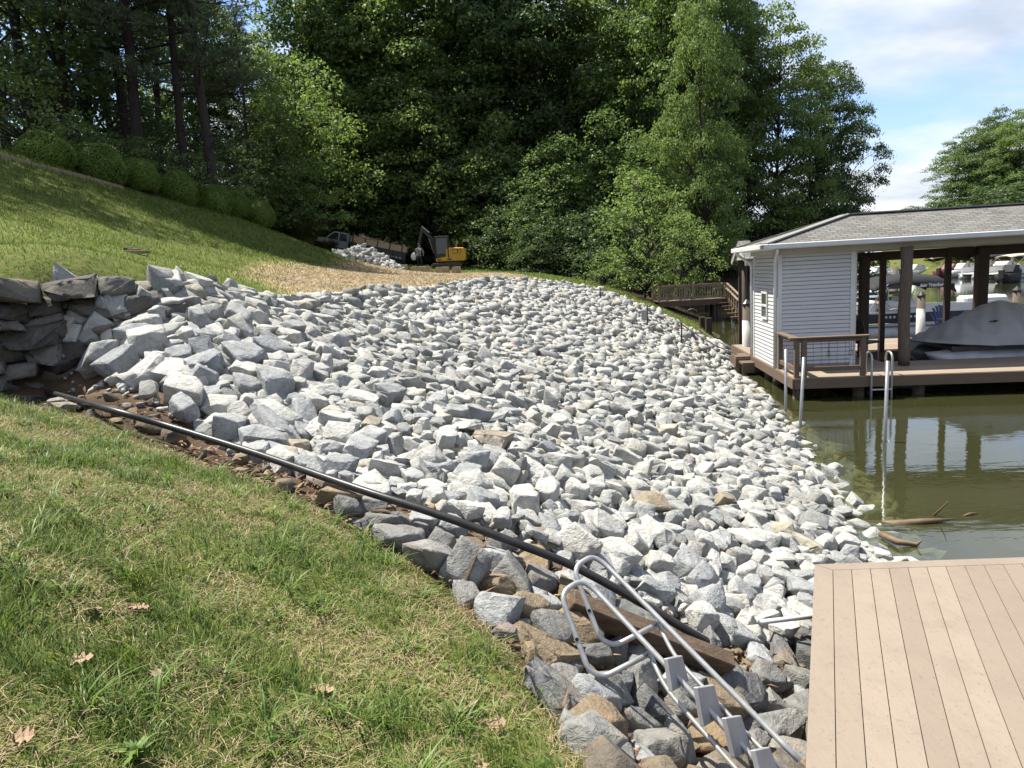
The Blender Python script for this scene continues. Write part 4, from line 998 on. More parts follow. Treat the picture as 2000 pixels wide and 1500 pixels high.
# arching ornamental grass clump
rng = np.random.RandomState(77); n = 2600; a = rng.uniform(0, 6.28, n); r = .45 * np.sqrt(rng.rand(n))
og_ = bladesmesh('ornamental_grass', np.stack([r * np.cos(a), r * np.sin(a), np.zeros(n)], 1), rng.uniform(1.6, 2.7, n), rng.uniform(.03, .05, n), rng.uniform(.35, .95, n), a + rng.normal(size=n) * .5, rng.uniform(.15, .55, n), leafmat('ornamental_blades', [(0, (.05, .06, .022)), (.6, (.10, .115, .045)), (1, (.2, .17, .09))], .3), 5)
o = link('ornamental_grass', og_); o.location = onground(596, 46, -.1); tag(o, 'large arching ornamental grass clump at the foot of the lawn', 'ornamental grass')
o = link('ornamental_grass', og_); o.location = onground(636, 49, -.1); o.scale = (.7, .7, .62); o.rotation_euler = (0, 0, 2); tag(o, 'smaller brownish grass clump next to the white truck', 'ornamental grass')
# far shore
for px, d, h, k, w, lab in [(1856, 92, 12, 'thin', 1.5, 'far tree with a branch reaching left, first beyond the roof'), (1890, 90, 14, 'maple2', 1.25, 'far sunlit tree beyond the boathouse roof'), (1940, 88, 15.2, 'oak2', 1.2, 'far dark tree beyond the roof near the right edge'), (1990, 84, 15, 'maple2', 1.2, 'far sunlit tree at the right picture edge'), (2050, 84, 16, 'maple1', 1.2, 'far tree beyond the right picture edge'), (1915, 97, 13.5, 'oak1', 1.2, 'far dark tree behind the sunlit one'),
        (1858, 84, 5.5, 'locust1', 1.5, 'low sunlit tree on the far bank seen between boathouse posts'), (1890, 83, 6, 'locust2', 1.4, 'low green tree on the far bank beside the thick post'), (1945, 82, 7.5, 'under', 1.6, 'dark low tree on the far bank under the eave'), (1985, 80, 7.5, 'under', 1.6, 'dark low tree on the far bank by the right edge')]:
    tree(k, px, d, h, lab, group='trees on the far shore', w=w)
for i in range(17):
    x = 52 + i * 6.2; y = 172 - i * 3.0
    tree(['oak2', 'maple2', 'oak1'][i % 3], 0, y, 9 + (i * 5) % 3, 'distant dark tree across the lake behind the marina', group='distant trees across the lake', w=1.6, x=x, z=2)
# more of the wood up the hill to the left, whose crowns shade the upper lawn
for i, (x, y, h) in enumerate([(-24, 19.5, 23), (-27, 23.5, 25), (-23, 27.5, 23), (-29, 17.5, 24)]):
    tree('thin', 0, y, h, 'tall thin tree of the hillside wood beyond the left picture edge', group='hillside trees beyond the left edge', w=1.15, x=x)
for i, px in enumerate(range(1690, 2010, 28)):
    tree(['under', 'locust2', 'under'][i % 3], px, 104 + (i * 7) % 11, 3.4 + (i * 3) % 2, 'dark leafy tree on the far bank behind the docked boats', group='trees on the far bank behind the docks', w=1.7)
for i in range(15):
    tree(['maple1', 'oak2', 'oak1', 'maple2'][i % 4], 0, 78 - i * 3.4, 13 + (i * 5) % 4, 'leafy tree on the far bank beyond the right picture edge', group='far bank trees beyond the right edge', w=1.35, x=68 + i * 5.2 + (i * 7) % 5)
# ---------------------------------------------------------------- boathouse
BO = np.array([6.0, 15.85]); BR = R_(-7.2)
_ca, _sa = math.cos(BR), math.sin(BR)
def bw(a, b, z=0.0): return np.array([BO[0] + a * _ca - b * _sa, BO[1] + a * _sa + b * _ca, z])
def bl(P): dx, dy = P[0] - BO[0], P[1] - BO[1]; return np.array([dx * _ca + dy * _sa, -dx * _sa + dy * _ca, P[2]])
def a_at(px, b):
    """local a of the upright plane b that lies on picture column px"""
    lo_, hi_ = -5.0, 15.0
    for _ in range(40):
        m = (lo_ + hi_) / 2
        if proj(bw(m, b, 1.2))[0] < px: lo_ = m
        else: hi_ = m
    return lo_
M_siding = pmat('vinyl_siding', (0.492, 0.492, 0.492), (0.443, 0.447, 0.451), 2.2, 0.5, 0.04, (1, 1, 5))
M_trim = pmat('white_trim', (0.574, 0.574, 0.566), (0.492, 0.492, 0.476), 3, 0.5)
M_soffit = pmat('aged_trim', (0.410, 0.402, 0.361), (0.344, 0.336, 0.295), 2, 0.6)
M_deckbrown = pmat('brown_composite', (0.135, 0.094, 0.066), (0.102, 0.072, 0.051), 2.5, 0.7, 0.1, (1, 8, 8))
M_bdeck = deckmat('boathouse_deck', (0.221, 0.172, 0.123), (0.254, 0.205, 0.152), (0.189, 0.152, 0.115))
M_wire = pmat('black_wire', (0.03, 0.03, 0.03), None, 5, 0.5)
def shingle(name, swap):
    t = NT(name); co = t.coord('Object')
    sx = t.node('SeparateXYZ'); t.l.new(co, sx.inputs[0]); cm = t.node('CombineXYZ')
    t.l.new(sx.outputs[1 if swap else 0], cm.inputs[0]); t.l.new(sx.outputs[0 if swap else 1], cm.inputs[1])
    br = t.node('TexBrick'); t.l.new(cm.outputs[0], br.inputs['Vector'])
    br.inputs['Scale'].default_value = 1.0; br.inputs['Brick Width'].default_value = 0.23; br.inputs['Row Height'].default_value = 0.105
    br.inputs['Mortar Size'].default_value = 0.012; br.inputs['Bias'].default_value = 0.0; br.inputs['Mortar Smooth'].default_value = 0.3
    br.inputs['Color1'].default_value = (0.175, 0.173, 0.158, 1); br.inputs['Color2'].default_value = (0.110, 0.108, 0.099, 1); br.inputs['Mortar'].default_value = (0.07, 0.068, 0.062, 1)
    col = t.mix(t.ramp(t.noise(co, 1.4, 4), [(0.4, 0.0), (0.7, 0.4)]), br.outputs['Color'], (0.20, 0.195, 0.17))
    col = t.mix(t.noise(co, 90, 3), t.mix(1.0, col, (0.75, 0.75, 0.75), 'MULTIPLY'), t.mix(1.0, col, (1.2, 1.2, 1.2), 'MULTIPLY'))
    return t.done(t.bsdf(col, 0.95, 0, t.bump(t.math('ADD', t.math('MULTIPLY', br.outputs['Fac'], -1.0), t.math('MULTIPLY', t.noise(co, 90, 3), .3)), 0.6, 0.012), 0.1))
M_sh_f, M_sh_s = shingle('shingles_front', False), shingle('shingles_end', True)
bh = empty('boathouse', (BO[0], BO[1], 0), BR, 'white sided boathouse with grey shingle hip roof over the lake', 'boathouse')
AE = 9.6
# deck boards: front walkway, the floor beside the slip, the back walkway
b = MB(); DZ = 0.45
def boards(a0, a1, b0, b1, along, w=0.14, gap=0.006):
    s = b0 if along == 'a' else a0; e = b1 if along == 'a' else a1
    while s < e - .02:
        s2 = min(s + w - gap, e)
        if along == 'a': b.box(((a0 + a1) / 2, (s + s2) / 2, DZ - .0125), (a1 - a0, s2 - s, .025))
        else: b.box(((s + s2) / 2, (b0 + b1) / 2, DZ - .0125), (s2 - s, b1 - b0, .025))
        s += w
boards(-0.06, AE, -1.62, 0.30, 'a'); boards(-0.06, 2.35, 0.31, 5.0, 'b'); boards(2.36, AE, 2.5, 5.0, 'a')
b.build('deck_board', M_bdeck, bh)
b = MB()
for c, s in [(((AE - .06) / 2, -1.64, .335), (AE + .06, .03, .21)), ((-.085, 1.7, .335), (.03, 6.7, .21)), (((AE + 2.35) / 2, 0.325, .30), (AE - 2.35, .03, .25)), ((2.375, 1.4, .30), (.03, 2.1, .25)), (((AE + 2.35) / 2, 2.475, .30), (AE - 2.35, .03, .25)), ((AE / 2, 5.02, .30), (AE, .03, .25))]:
    b.box(c, s)
b.build('fascia_board', M_deckbrown, bh, bevel=.003)
b = MB()
for yb in (-1.3, -.5, .1, 2.8, 3.8, 4.7): b.box((AE / 2, yb, .33), (AE, .05, .16))
b.build('joist', M_darkpost, bh)
for aa, bb in [(0.10, -1.35), (a_at(1797, -1.3), -1.3), (5.6, -1.35), (0.12, .5), (0.12, 2.4), (0.15, 4.6), (2.2, 2.2), (2.2, 4.6), (5.6, 4.6), (1.3, -1.3), (.15, 1.4)]:
    q = MB(); q.tube([(aa, bb, -2.3), (aa, bb, .25)], 0.115, 12); q.build('piling', M_postwood, bh, True)
# shed: lapped siding
def siding(fixed, s0, s1, z0, z1, axis, out, course=0.088):
    m = MB(); z = z0
    while z < z1 - .01:
        zt = min(z + course + .012, z1)
        for (u0, u1) in [(s0, s1)]:
            lo_ = fixed + out * .034; hi_ = fixed + out * .020; z = z if z == z0 else z; zb_ = z + .013
            if axis == 'a': P = [(u0, lo_, zb_), (u1, lo_, zb_), (u1, hi_, zt - .012), (u0, hi_, zt - .012), (u0, fixed - out * .0, zb_), (u1, fixed, zb_), (u0, fixed, zt - .012), (u1, fixed, zt - .012)]
            else: P = [(lo_, u0, zb_), (lo_, u1, zb_), (hi_, u1, zt - .012), (hi_, u0, zt - .012), (fixed, u0, zb_), (fixed, u1, zb_), (fixed, u0, zt - .012), (fixed, u1, zt - .012)]
            m.add(P, [(0, 1, 2, 3), (0, 4, 5, 1), (3, 2, 7, 6)])
        z += course
    return m
SW, SD, ZT = 1.62, 2.28, 2.99
m = siding(0, .05, SW - .05, .50, ZT, 'a', -1)
m2 = siding(0, .05, SD - .05, .42, ZT, 'b', -1); m.add(m2.v, m2.f)
m3 = siding(SW, .05, SD - .05, .50, ZT, 'b', 1); m.add(m3.v, m3.f)
m4 = siding(SD, .05, SW - .05, .50, ZT, 'a', 1); m.add(m4.v, m4.f)
m.box((SW / 2, SD / 2, 1.66), (SW - .06, SD - .06, 2.56))
wall_ = m.build('wall', M_siding, bh)
for aa, bb in ((0, 0), (SW, 0), (0, SD), (SW, SD)):
    sx = -1 if aa == 0 else 1; sy = -1 if bb == 0 else 1
    b = MB(); b.box((aa + sx * .009, bb - sy * .035, 1.66), (.075, .095, 2.58)); b.box((aa - sx * .040, bb + sy * .009, 1.66), (.090, .075, 2.58)); b.build('corner_trim', M_trim, wall_)
b = MB(); b.box((-.022, SD / 2, .46 - .10), (.03, SD + .05, .15)); b.build('skirt_board', M_deckbrown, wall_)
win = MB()
for z in (1.50, 1.80, 2.10): win.box((-.048, 1.05, z), (.03, .56, .05))
for y in (.79, 1.31): win.box((-.0485, y, 1.80), (.03, .05, .65))
wn_ = win.build('window', M_trim, bh)
g_ = MB(); g_.box((-.044, 1.05, 1.80), (.012, .48, .58)); g_.build('pane', M_glass, wn_)
# roof
E0, E1, B0, B1, EZ = -0.40, AE + .4, -0.47, 2.66, 3.19
RB = (B0 + B1) / 2; RZ_ = 3.79; RA0, RA1 = 1.80, E1 - 1.6
def roofmesh(name, faces, mat, th=.07):
    m = MB()
    for f in faces:
        n = len(f); m.add(list(f) + [(x, y, z - th) for x, y, z in f], [tuple(range(n)), tuple(range(2 * n - 1, n - 1, -1))] + [(k, n + k, n + (k + 1) % n, (k + 1) % n) for k in range(n)])
    return m
c1, c2, c3, c4 = (E0, B0, EZ), (E1, B0, EZ), (E1, B1, EZ), (E0, B1, EZ); r1, r2 = (RA0, RB, RZ_), (RA1, RB, RZ_)
M_ceil = pmat('white_ceiling', (0.80, 0.80, 0.80), (0.75, 0.75, 0.75), 3, .6)
M_cap = pmat('ridge_shingle', (0.22, 0.217, 0.20), (0.15, 0.148, 0.136), 12, .95, .3)
rf = roofmesh('roof', [(c1, c2, r2, r1), (c3, c4, r1, r2)], M_sh_f).build('roof', M_sh_f, bh)
for f_ in ((c4, c1, r1), (c2, c3, r2)): roofmesh('roof_end', [f_], M_sh_s).build('hip_end', M_sh_s, rf)
b = MB()
for p, q in ((r1, r2), (c1, r1), (c4, r1)): b.beam(np.array(p) + (0, 0, .012), np.array(q) + (0, 0, .012), .22, .03)
b.build('ridge_cap', M_cap, rf)
b = MB(); b.box(((E0 + E1) / 2, B0 - .05, EZ - .055), (E1 - E0 + .2, .10, .11)); b.box((E0 - .05, (B0 + B1) / 2, EZ - .058), (.10, B1 - B0 + .2, .11)); b.build('gutter', M_trim, rf, bevel=.015)
b = MB(); b.box(((E0 + E1) / 2, RB, EZ - .10), (E1 - E0 - .02, B1 - B0 - .02, .02)); b.build('soffit', M_ceil, rf)
b = MB(); b.box(((E1 - .1) / 2, -.02, 3.035), (E1 + .1, .10, .17)); b.box((-.06, RB, 3.04), (.08, B1 - .2, .15)); b.build('frieze_board', M_soffit, rf)
b = MB(); b.box(((E1 + 1.7) / 2, 2.38, 2.80), (E1 - 1.7, .12, .22)); b.build('back_beam', M_darkpost, bh)
b = MB(); b.box(((E1 + 1.7) / 2, 2.36, 3.0), (E1 - 1.7, .2, .16)); b.build('back_trim', M_trim, bh)
# downspouts
for aa, bb, zb in ((-.07, -.075, .16), (-.075, SD + .06, .22)):
    q = MB(); q.tube(fillet([(E0 - .02 if bb > 1 else -.12, bb if bb > 1 else B0 - .02, EZ - .1), (E0 - .02 if bb > 1 else -.12, bb if bb > 1 else B0 - .02, EZ - .17), (aa, bb, EZ - .42), (aa, bb, zb)], .09), .036, 8); q.build('downspout', M_trim, bh, True)
# posts that carry the roof
rng = np.random.RandomState(2)
aa = a_at(1766, -.36)
b = MB(); zs = np.linspace(DZ, 2.98, 12); b.tube([(aa + .012 * math.sin(3 * z), -.36 + .01 * math.cos(4 * z), z) for z in zs], [.118 + .006 * math.sin(9 * z) for z in zs], 14); b.build('post', M_postwood, bh, True)
for px, bb, w, mt in ((1686, 1.3, .19, M_darkpost), (1913, 2.3, .24, M_darkpost), (1722, 2.35, .125, M_darkpost), (1848, 2.35, .125, M_darkpost), (2080, 2.35, .125, M_darkpost), (2120, -.36, .2, M_darkpost)):
    aa = a_at(px, bb); q = MB(); q.box((aa, bb, 1.62 if bb != 2.3 else 1.2), (w, w, 2.4 if bb != 2.3 else 3.35)); q.build('post', mt, bh, bevel=.008)
# railing with wire mesh at the front left corner
rl = MB(); ra1 = a_at(1686, -1.56)
rl.box((ra1 / 2 - .02, -1.56, 1.262), (ra1 + .26, .17, .034)); rl.box((-.02, -.86, 1.258), (.15, 1.24, .034))
for aa in (.0, .145, ra1): rl.box((aa, -1.56, .745), (.095, .095, 1.0))
rl.box((0, -.25, .745), (.09, .09, 1.0))
rl.box((ra1 / 2, -1.56, 1.20), (ra1, .05, .07)); rl.box((ra1 / 2, -1.56, .62), (ra1, .05, .09)); rl.box((0, -.9, 1.20), (.05, 1.2, .07)); rl.box((0, -.9, .62), (.05, 1.2, .09))
rail = rl.build('railing', M_deckbrown, bh, bevel=.004)
wm = MB()
for k in range(8): wm.tube([(.17 + k * (ra1 - .2) / 7, -1.56, .66), (.17 + k * (ra1 - .2) / 7, -1.56, 1.17)], .0035, 5)
for k in range(6): wm.tube([(.17, -1.562, .70 + k * .088), (ra1, -1.562, .70 + k * .088)], .0035, 5)
for k in range(8): wm.tube([(0, -1.45 + k * .16, .66), (0, -1.45 + k * .16, 1.17)], .0035, 5)
for k in range(5): wm.tube([(0.002, -1.5, .72 + k * .1), (0.002, -.3, .72 + k * .1)], .0035, 5)
for px_ in (.62, 1.05):
    wm.tube([(px_ + .03 * math.sin(s), -1.567, .93 + .06 * math.cos(s)) for s in np.linspace(0, 6.28, 9)], .005, 5); wm.tube([(px_, -1.567, 1.14), (px_, -1.567, .84)], .005, 5)
wm.build('wire_mesh', M_wire, rail)
# steps down at the back left, and the small porch roof there
b = MB(); b.box((-.28, 2.75, .40), (.36, .75, .05)); b.box((-.25, 2.10, .30), (.30, .45, .05)); b.box((-.28, 2.36, .24), (.36, .03, .28)); b.box((-.25, 1.88, .18), (.30, .03, .22)); b.box((-.46, 2.75, .28), (.03, .8, .20)); b.build('side_step', M_deckbrown, bh)
pa0, pb = bl(aty(1441, 471, 20.2))[:2]; pz = aty(1441, 471, 20.2)[2]
ez = 2.92; pe = 1.05
pr = roofmesh('porch_roof', [((pa0, pb, pz), (pa0, pb - pe, ez), (.3, pb - pe, ez), (.3, pb, pz)), ((pa0, pb, pz), (.3, pb, pz), (.3, pb + pe, ez), (pa0, pb + pe, ez))], M_sh_f, .05)
po = pr.build('porch_roof', M_sh_f, bh)
b = MB(); b.add([(pa0 + .06, pb - pe + .05, ez - .02), (pa0 + .06, pb + pe - .05, ez - .02), (pa0 + .06, pb, pz - .07)], [(0, 1, 2)]); b.beam((pa0 + .02, pb - pe, ez - .09), (pa0 + .02, pb, pz - .07), .03, .12); b.beam((pa0 + .02, pb + pe, ez - .09), (pa0 + .02, pb, pz - .07), .03, .12); b.box(((pa0 + .3) / 2, pb - pe + .06, ez - .10), (.3 - pa0, .06, .16)); b.build('porch_gable', M_soffit, po)
pp_ = bl(aty(1454, 550, 20.6)); b = MB(); b.tube([(pp_[0], pp_[1], -1.5), (pp_[0], pp_[1], 2.9)], .075, 10); b.build('porch_post', M_darkpost, bh, True)
for q_ in (pb - .9, pb + .9): b = MB(); b.box((.22, q_, 1.65), (.11, .11, 2.5)); b.build('porch_post', M_darkpost, bh)
# ---------------------------------------------------------------- dock ladder at the boathouse, poles, pilings
L0, L1 = a_at(1704, -1.70), a_at(1744, -1.70)
ld = empty('dock_ladder', tuple(bw((L0 + L1) / 2, -1.7, .45)), BR, 'bright metal swim ladder hooked on the boathouse deck edge', 'ladder')
hw = (L1 - L0) / 2
for s in (-hw, hw):
    b = MB(); b.tube(fillet([(s, .32, .0), (s, .32, .46), (s, .0, .46), (s, 0, -1.15)], .15, 8), .021, 10); b.build('stile', M_alu, ld, True)
for z in (-.27, -.53, -.80): b = MB(); b.beam((-hw, 0, z), (hw, 0, z), .05, .025); b.build('rung', M_alu, ld)
for top, bot, lab in [((1535, 682), (1534.5, 800), 'galvanised pole standing in the water, closest to the boathouse railing'), ((1570, 698), (1563, 832), 'slightly leaning galvanised pole in the water, middle of three'), ((1734, 705), (1728, 862), 'tallest galvanised pole standing in open water before the swim ladder')]:
    p = atz(*bot, 0); q = aty(*top, p[1]); o = MB(); base = p - (q - p) * .8
    o.tube([base - p, q - p], .027, 12); e = o.build('metal_pole', M_steel, None, True); e.location = p; tag(e, lab, 'pole', 'metal poles in the water')
M_wrap = pmat('white_piling_wrap', (0.508, 0.500, 0.467), (0.344, 0.336, 0.295), 3, 0.6)
def capped_piling(px, ytop, d, zw, lab, r=.11):
    p = aty(px, ytop, d); e = empty('piling', (p[0], p[1], 0), 0, lab, 'piling', 'capped pilings around the boathouse')
    b = MB(); b.tube([(0, 0, -2.2), (0, 0, p[2] - .1)], r, 12); b.build('pole', M_postwood, e, True)
    b = MB(); b.tube([(0, 0, -.6), (0, 0, zw)], r + .012, 12); b.build('white_sleeve', M_wrap, e, True)
    b = MB(); b.cone((0, 0, p[2] - .1), r + .035, .13, 12); b.build('cap', M_black, e)
capped_piling(1800, 570, 21.6, 1.15, 'piling with white lower sleeve and black cone cap in front of the pontoon boat')
capped_piling(1458, 586, 20.2, 1.20, 'piling with white sleeve at the back left corner of the boathouse')
capped_piling(1987, 560, 21.6, .9, 'grey piling with black cap behind the covered boat peak')
# ---------------------------------------------------------------- covered pontoon boat in the slip
M_cover = pmat('grey_boat_cover', (0.33, 0.33, 0.33), (0.26, 0.26, 0.26), 3, 0.85, 0.2)
M_log = pmat('dull_aluminium', (0.344, 0.353, 0.369), (0.230, 0.238, 0.246), 3, 0.45, 0.05, metal=.45)
BB = 1.30
prof = [(1773, 694), (1786, 676), (1815, 653), (1850, 626), (1900, 603), (1950, 584), (2000, 598), (2060, 612), (2130, 618)]
pr_ = []
for px, py in prof:
    aa = a_at(px, BB); hz = proj(bw(aa, BB, 2.85))[1]; d = np.linalg.norm(bw(aa, BB)[:2]); dd = bw(aa, BB)[1]; pr_.append((aa, aty(px, py, dd)[2]))
a0_ = pr_[0][0]; cb = empty('covered_boat', tuple(bw(a0_, BB, .2)), BR, 'pontoon boat under a draped grey cover in the boathouse slip', 'boat')
aL = np.linspace(a0_, pr_[-1][0] + .6, 70); zr = np.interp(aL, [p[0] for p in pr_], [p[1] for p in pr_])
k_ = np.ones(5) / 5; zr = np.convolve(np.pad(zr, 2, 'edge'), k_, 'valid')
rings = []; M_ = 29
for i, aa in enumerate(aL):
    s = min(1, (aa - a0_) / 1.5); w = .93 * (1 - (1 - s) ** 2.2) ** .6 + .04; zb = .70 + .10 * (1 - s)
    ring = []
    for k in range(M_):
        u = -1 + 2 * k / (M_ - 1); au = abs(u)
        shp = (1 - .85 * au ** 1.9) if au < .93 else (1 - .85 * .93 ** 1.9) * (1 - au) / .07
        z = zb + (zr[i] - zb) * shp * 1.0
        fold = .10 * math.sin(aa * 9.5 + u * 3.2 + 1.5 * math.sin(aa * 2.1)) * (1 - au) * au * 3 + .06 * math.sin(aa * 17 - u * 7) * au * (1 - au) * 2.2
        sag = -.10 * math.sin(math.pi * au) * min(1, (zr[i] - zb)) * (0.7 + .3 * math.sin(aa * 3))
        ring.append((aa - a0_, u * w * (1 + .02 * math.sin(aa * 11)), z + fold + sag - .2))
    rings.append(ring)
b = MB(); b.loft(rings, False, False); cv = b.build('cover', M_cover, cb, True)
b = MB(); b.tube([(ring[0][0], ring[0][1], ring[0][2]) for ring in rings], .012, 6); b.build('hem', M_black, cv)
xs_ = a_at(1945, BB - .6) - a0_
b = MB(); b.box((xs_, -.55, 1.02), (.05, .03, .04)); b.tube([(xs_ - .12, -.57, 1.01), (xs_, -.58, 1.03), (xs_ + .13, -.56, 1.02)], .012, 5); b.build('strap_buckle', M_black, cv)
for bb in (-.68, .68):
    n_ = [(0.12, 0.0), (.25, .10), (.5, .21), (.85, .27), (6.5, .27)]
    b = MB(); b.tube([(x, bb, .17 + .20 * (1 - min(1, (x - .12) / .8)) ** 2) for x, r in n_], [max(r, .02) for x, r in n_], 16); b.build('pontoon', M_log, cb, True)
b = MB(); b.box((3.6, 0, .46), (6.0, 1.7, .10)); b.build('hull_deck', M_dark, cb)
# ---------------------------------------------------------------- pontoon boat with bimini behind the boathouse
M_canvas = pmat('black_canvas', (0.012, 0.012, 0.014), (0.02, 0.02, 0.022), 3, 0.8, 0.15)
M_navy = pmat('navy_panel', (0.015, 0.015, 0.03), (0.025, 0.025, 0.04), 3, 0.35)
D0 = 25.0
p0 = aty(1640, 655, D0); pb_ = empty('pontoon_boat', (p0[0], p0[1], .05), BR * 1.0, 'pontoon boat with open black bimini moored behind the boathouse', 'boat')
def pl(px, py, d=D0):
    P = aty(px, py, d); dx, dy = P[0] - p0[0], P[1] - p0[1]; return np.array([dx * _ca + dy * _sa, -dx * _sa + dy * _ca, P[2] - .05])
xr = pl(1930, 600)[0]
for yb in (-1.0, 1.0):
    b = MB(); b.tube([(-.4, yb, .12), (.2, yb, .12), (xr - .5, yb, .12), (xr + .3, yb, .30)], [.2, .28, .28, .05], 14); b.build('pontoon', M_log, pb_, True)
b = MB(); b.box(((xr - .3) / 2, 0, .44), (xr + .3, 2.3, .09)); b.build('hull_deck', M_alu, pb_)
b = MB(); b.box(((xr - .3) / 2, -1.15, .66), (xr + .2, .03, .32)); b.box(((xr - .3) / 2, 1.15, .66), (xr + .2, .03, .32)); sidep = b.build('side_panel', M_navy, pb_)
b = MB(); b.box(((xr - .3) / 2, -1.15, .86), (xr + .22, .05, .07)); b.box((xr * .68, -1.14, .98), (xr * .46, .04, .22)); b.box(((xr - .3) / 2, 1.15, .9), (xr + .22, .05, .14)); b.build('white_rail', M_white, pb_)
b = MB()
for k in range(9): b.box((1.1 + k * .13, -1.168, .70), (.06, .004, .07))
b.build('registration_marks', M_white, sidep)
x0 = pl(1735, 600)[0]
for nm, c, s in [('seat', (x0, -.6, .98), (1.1, .7, .45)), ('seat', (x0 - .9, -.5, .95), (.35, .6, .60)), ('seat', (x0 - 2.0, -.4, .9), (1.3, .8, .4)), ('console', (x0 + .5, .3, 1.05), (.5, .7, .7)), ('seat', (x0 + 3.2, .5, .95), (1.4, .7, .5))]:
    b = MB(); b.box(c, s); b.build(nm, M_white, pb_, bevel=.08)
def pxa(px, yb):
    lo_, hi_ = -6.0, 12.0
    for _ in range(40):
        m = (lo_ + hi_) / 2
        if proj((p0[0] + m * _ca - yb * _sa, p0[1] + m * _sa + yb * _ca, 1.6))[0] < px: lo_ = m
        else: hi_ = m
    return lo_
xa, xb = pxa(1704, -1.1), pxa(1868, -1.1); zc_ = pl(1790, 546)[2]
rings = []
for k in range(15):
    s = k / 14; x = xa + (xb - xa) * s; zt = zc_ - .05 + .12 * math.sin(math.pi * s) - .30 * max(0, s - .86) / .14 * .5 - .16 * max(0, .2 - s) / .2
    rings.append([(x, 1.12 * u, zt + .16 * (1 - u * u) - (.20 if abs(u) > .99 else 0) * min(1, .35 + s)) for u in np.linspace(-1, 1, 11)] + [(x, 1.10 * u, zt + .13 * (1 - u * u) - .03 - (.20 if abs(u) > .99 else 0) * min(1, .35 + s)) for u in np.linspace(1, -1, 11)])
b = MB(); b.loft(rings); can = b.build('bimini', M_canvas, pb_, True)
b = MB(); b.box((xb - .55, -1.10, zc_ - .17), (1.0, .10, .14)); b.build('rolled_edge', M_canvas, can, bevel=.04)
fc = bpy.data.curves.new('brand_lettering', 'FONT'); fc.body = 'Sun Tracker'; fc.size = .15; fc.shear = .35; fc.extrude = .003; fc.align_x = 'CENTER'; fc.offset = .003
fo = bpy.data.objects.new('brand_lettering', fc); COL.objects.link(fo); fo.parent = can; fo.location = (pxa(1819, -1.17), -1.175, zc_ - .20); fo.rotation_euler = (R_(90), 0, 0); fc.materials.append(M_white)
_dg = bpy.context.evaluated_depsgraph_get(); _dg.update()
_fm = bpy.data.meshes.new_from_object(fo.evaluated_get(_dg)); _l = fo.location.copy(); bpy.data.objects.remove(fo)
fo = link('brand_lettering', _fm, can); fo.location = _l; fo.rotation_euler = (R_(90), 0, 0)
for yb in (-1.1, 1.1):
    b = MB()
    for A_, B_ in (((1703, 556), (1722, 578)), ((1722, 578), (1752, 605)), ((1735, 552), (1718, 572)), ((1718, 572), (1700, 600)), ((1735, 560), (1735, 600)), ((1855, 568), (1808, 616)), ((1787, 560), (1775, 585)), ((1775, 585), (1760, 610)), ((1778, 560), (1779, 608)), ((1833, 560), (1833, 608))):
        q1, q2 = pl(*A_), pl(*B_); q1[0] = pxa(A_[0], -1.1); q2[0] = pxa(B_[0], -1.1); q1[1] = q2[1] = yb; b.tube([q1, q2], .016, 6)
    b.build('bimini_frame', M_alu, can)
b = MB(); xg = pl(1722, 620)[0]
b.tube(fillet([(xg, -1.3, .40), (xg, -1.3, 1.08), (xg + .55, -1.3, 1.02), (xg + .6, -1.16, .95)], .1), .02, 8); b.tube(fillet([(xg - .6, -1.16, .92), (xg - .1, -1.3, .98), (xg - .02, -1.3, .9)], .1), .02, 8); b.build('boarding_rail', M_alu, pb_, True)
# blue chair on the back walkway
M_blue = pmat('blue_plastic', (0.010, 0.022, 0.085), (0.012, 0.028, 0.10), 3, 0.45)
ac = empty('garden_chair', tuple(bw(a_at(1864, 4.2), 4.2, DZ)), BR + .5, 'blue slatted garden chair on the back walkway of the boathouse', 'chair')
bk = MB()
for k in range(7):
    an = (k - 3) * .085; x = (k - 3) * .076; h = .92 - .03 * (k - 3) ** 2 * .6
    bk.add([(x - .033, .22, .25), (x + .033, .22, .25), (x + .040 + math.sin(an) * .45, .45, h), (x - .040 + math.sin(an) * .45, .45, h), (x - .033, .24, .25), (x + .033, .24, .25), (x + .040 + math.sin(an) * .45, .47, h), (x - .040 + math.sin(an) * .45, .47, h)], [(0, 1, 2, 3), (7, 6, 5, 4), (0, 4, 5, 1), (1, 5, 6, 2), (2, 6, 7, 3), (3, 7, 4, 0)])
bk.build('backrest', M_blue, ac)
b = MB()
for k in range(6): b.box((0, -.25 + k * .09, .34 - k * .02), (.52, .075, .02))
b.build('seat', M_blue, ac)
for s in (-.3, .3):
    b = MB(); b.box((s, -.05, .56), (.11, .62, .02)); b.build('arm', M_blue, ac); b = MB(); b.box((s, -.28, .27), (.03, .09, .55)); b.build('leg', M_blue, ac); b = MB(); b.beam((s * .9, -.3, .34), (s * .9, .5, .03), .03, .1); b.build('leg', M_blue, ac)
# dark chair beside the shed
bc = empty('folding_chair', tuple(bw(a_at(1688, .75), .75, DZ)), BR + 2.2, 'black deck chair beside the right wall of the boathouse shed', 'chair')
b = MB(); b.box((0, 0, .42), (.5, .48, .05)); b.build('seat', M_dark, bc); b = MB(); b.beam((0, .24, .42), (0, .42, .95), .5, .03, (0, -1, .3)); b.build('backrest', M_dark, bc)
for sx in (-.23, .23):
    for sy in (-.2, .22): b = MB(); b.tube([(sx, sy, 0), (sx, sy * .9, .42)], .015, 6); b.build('leg', M_steel, bc)
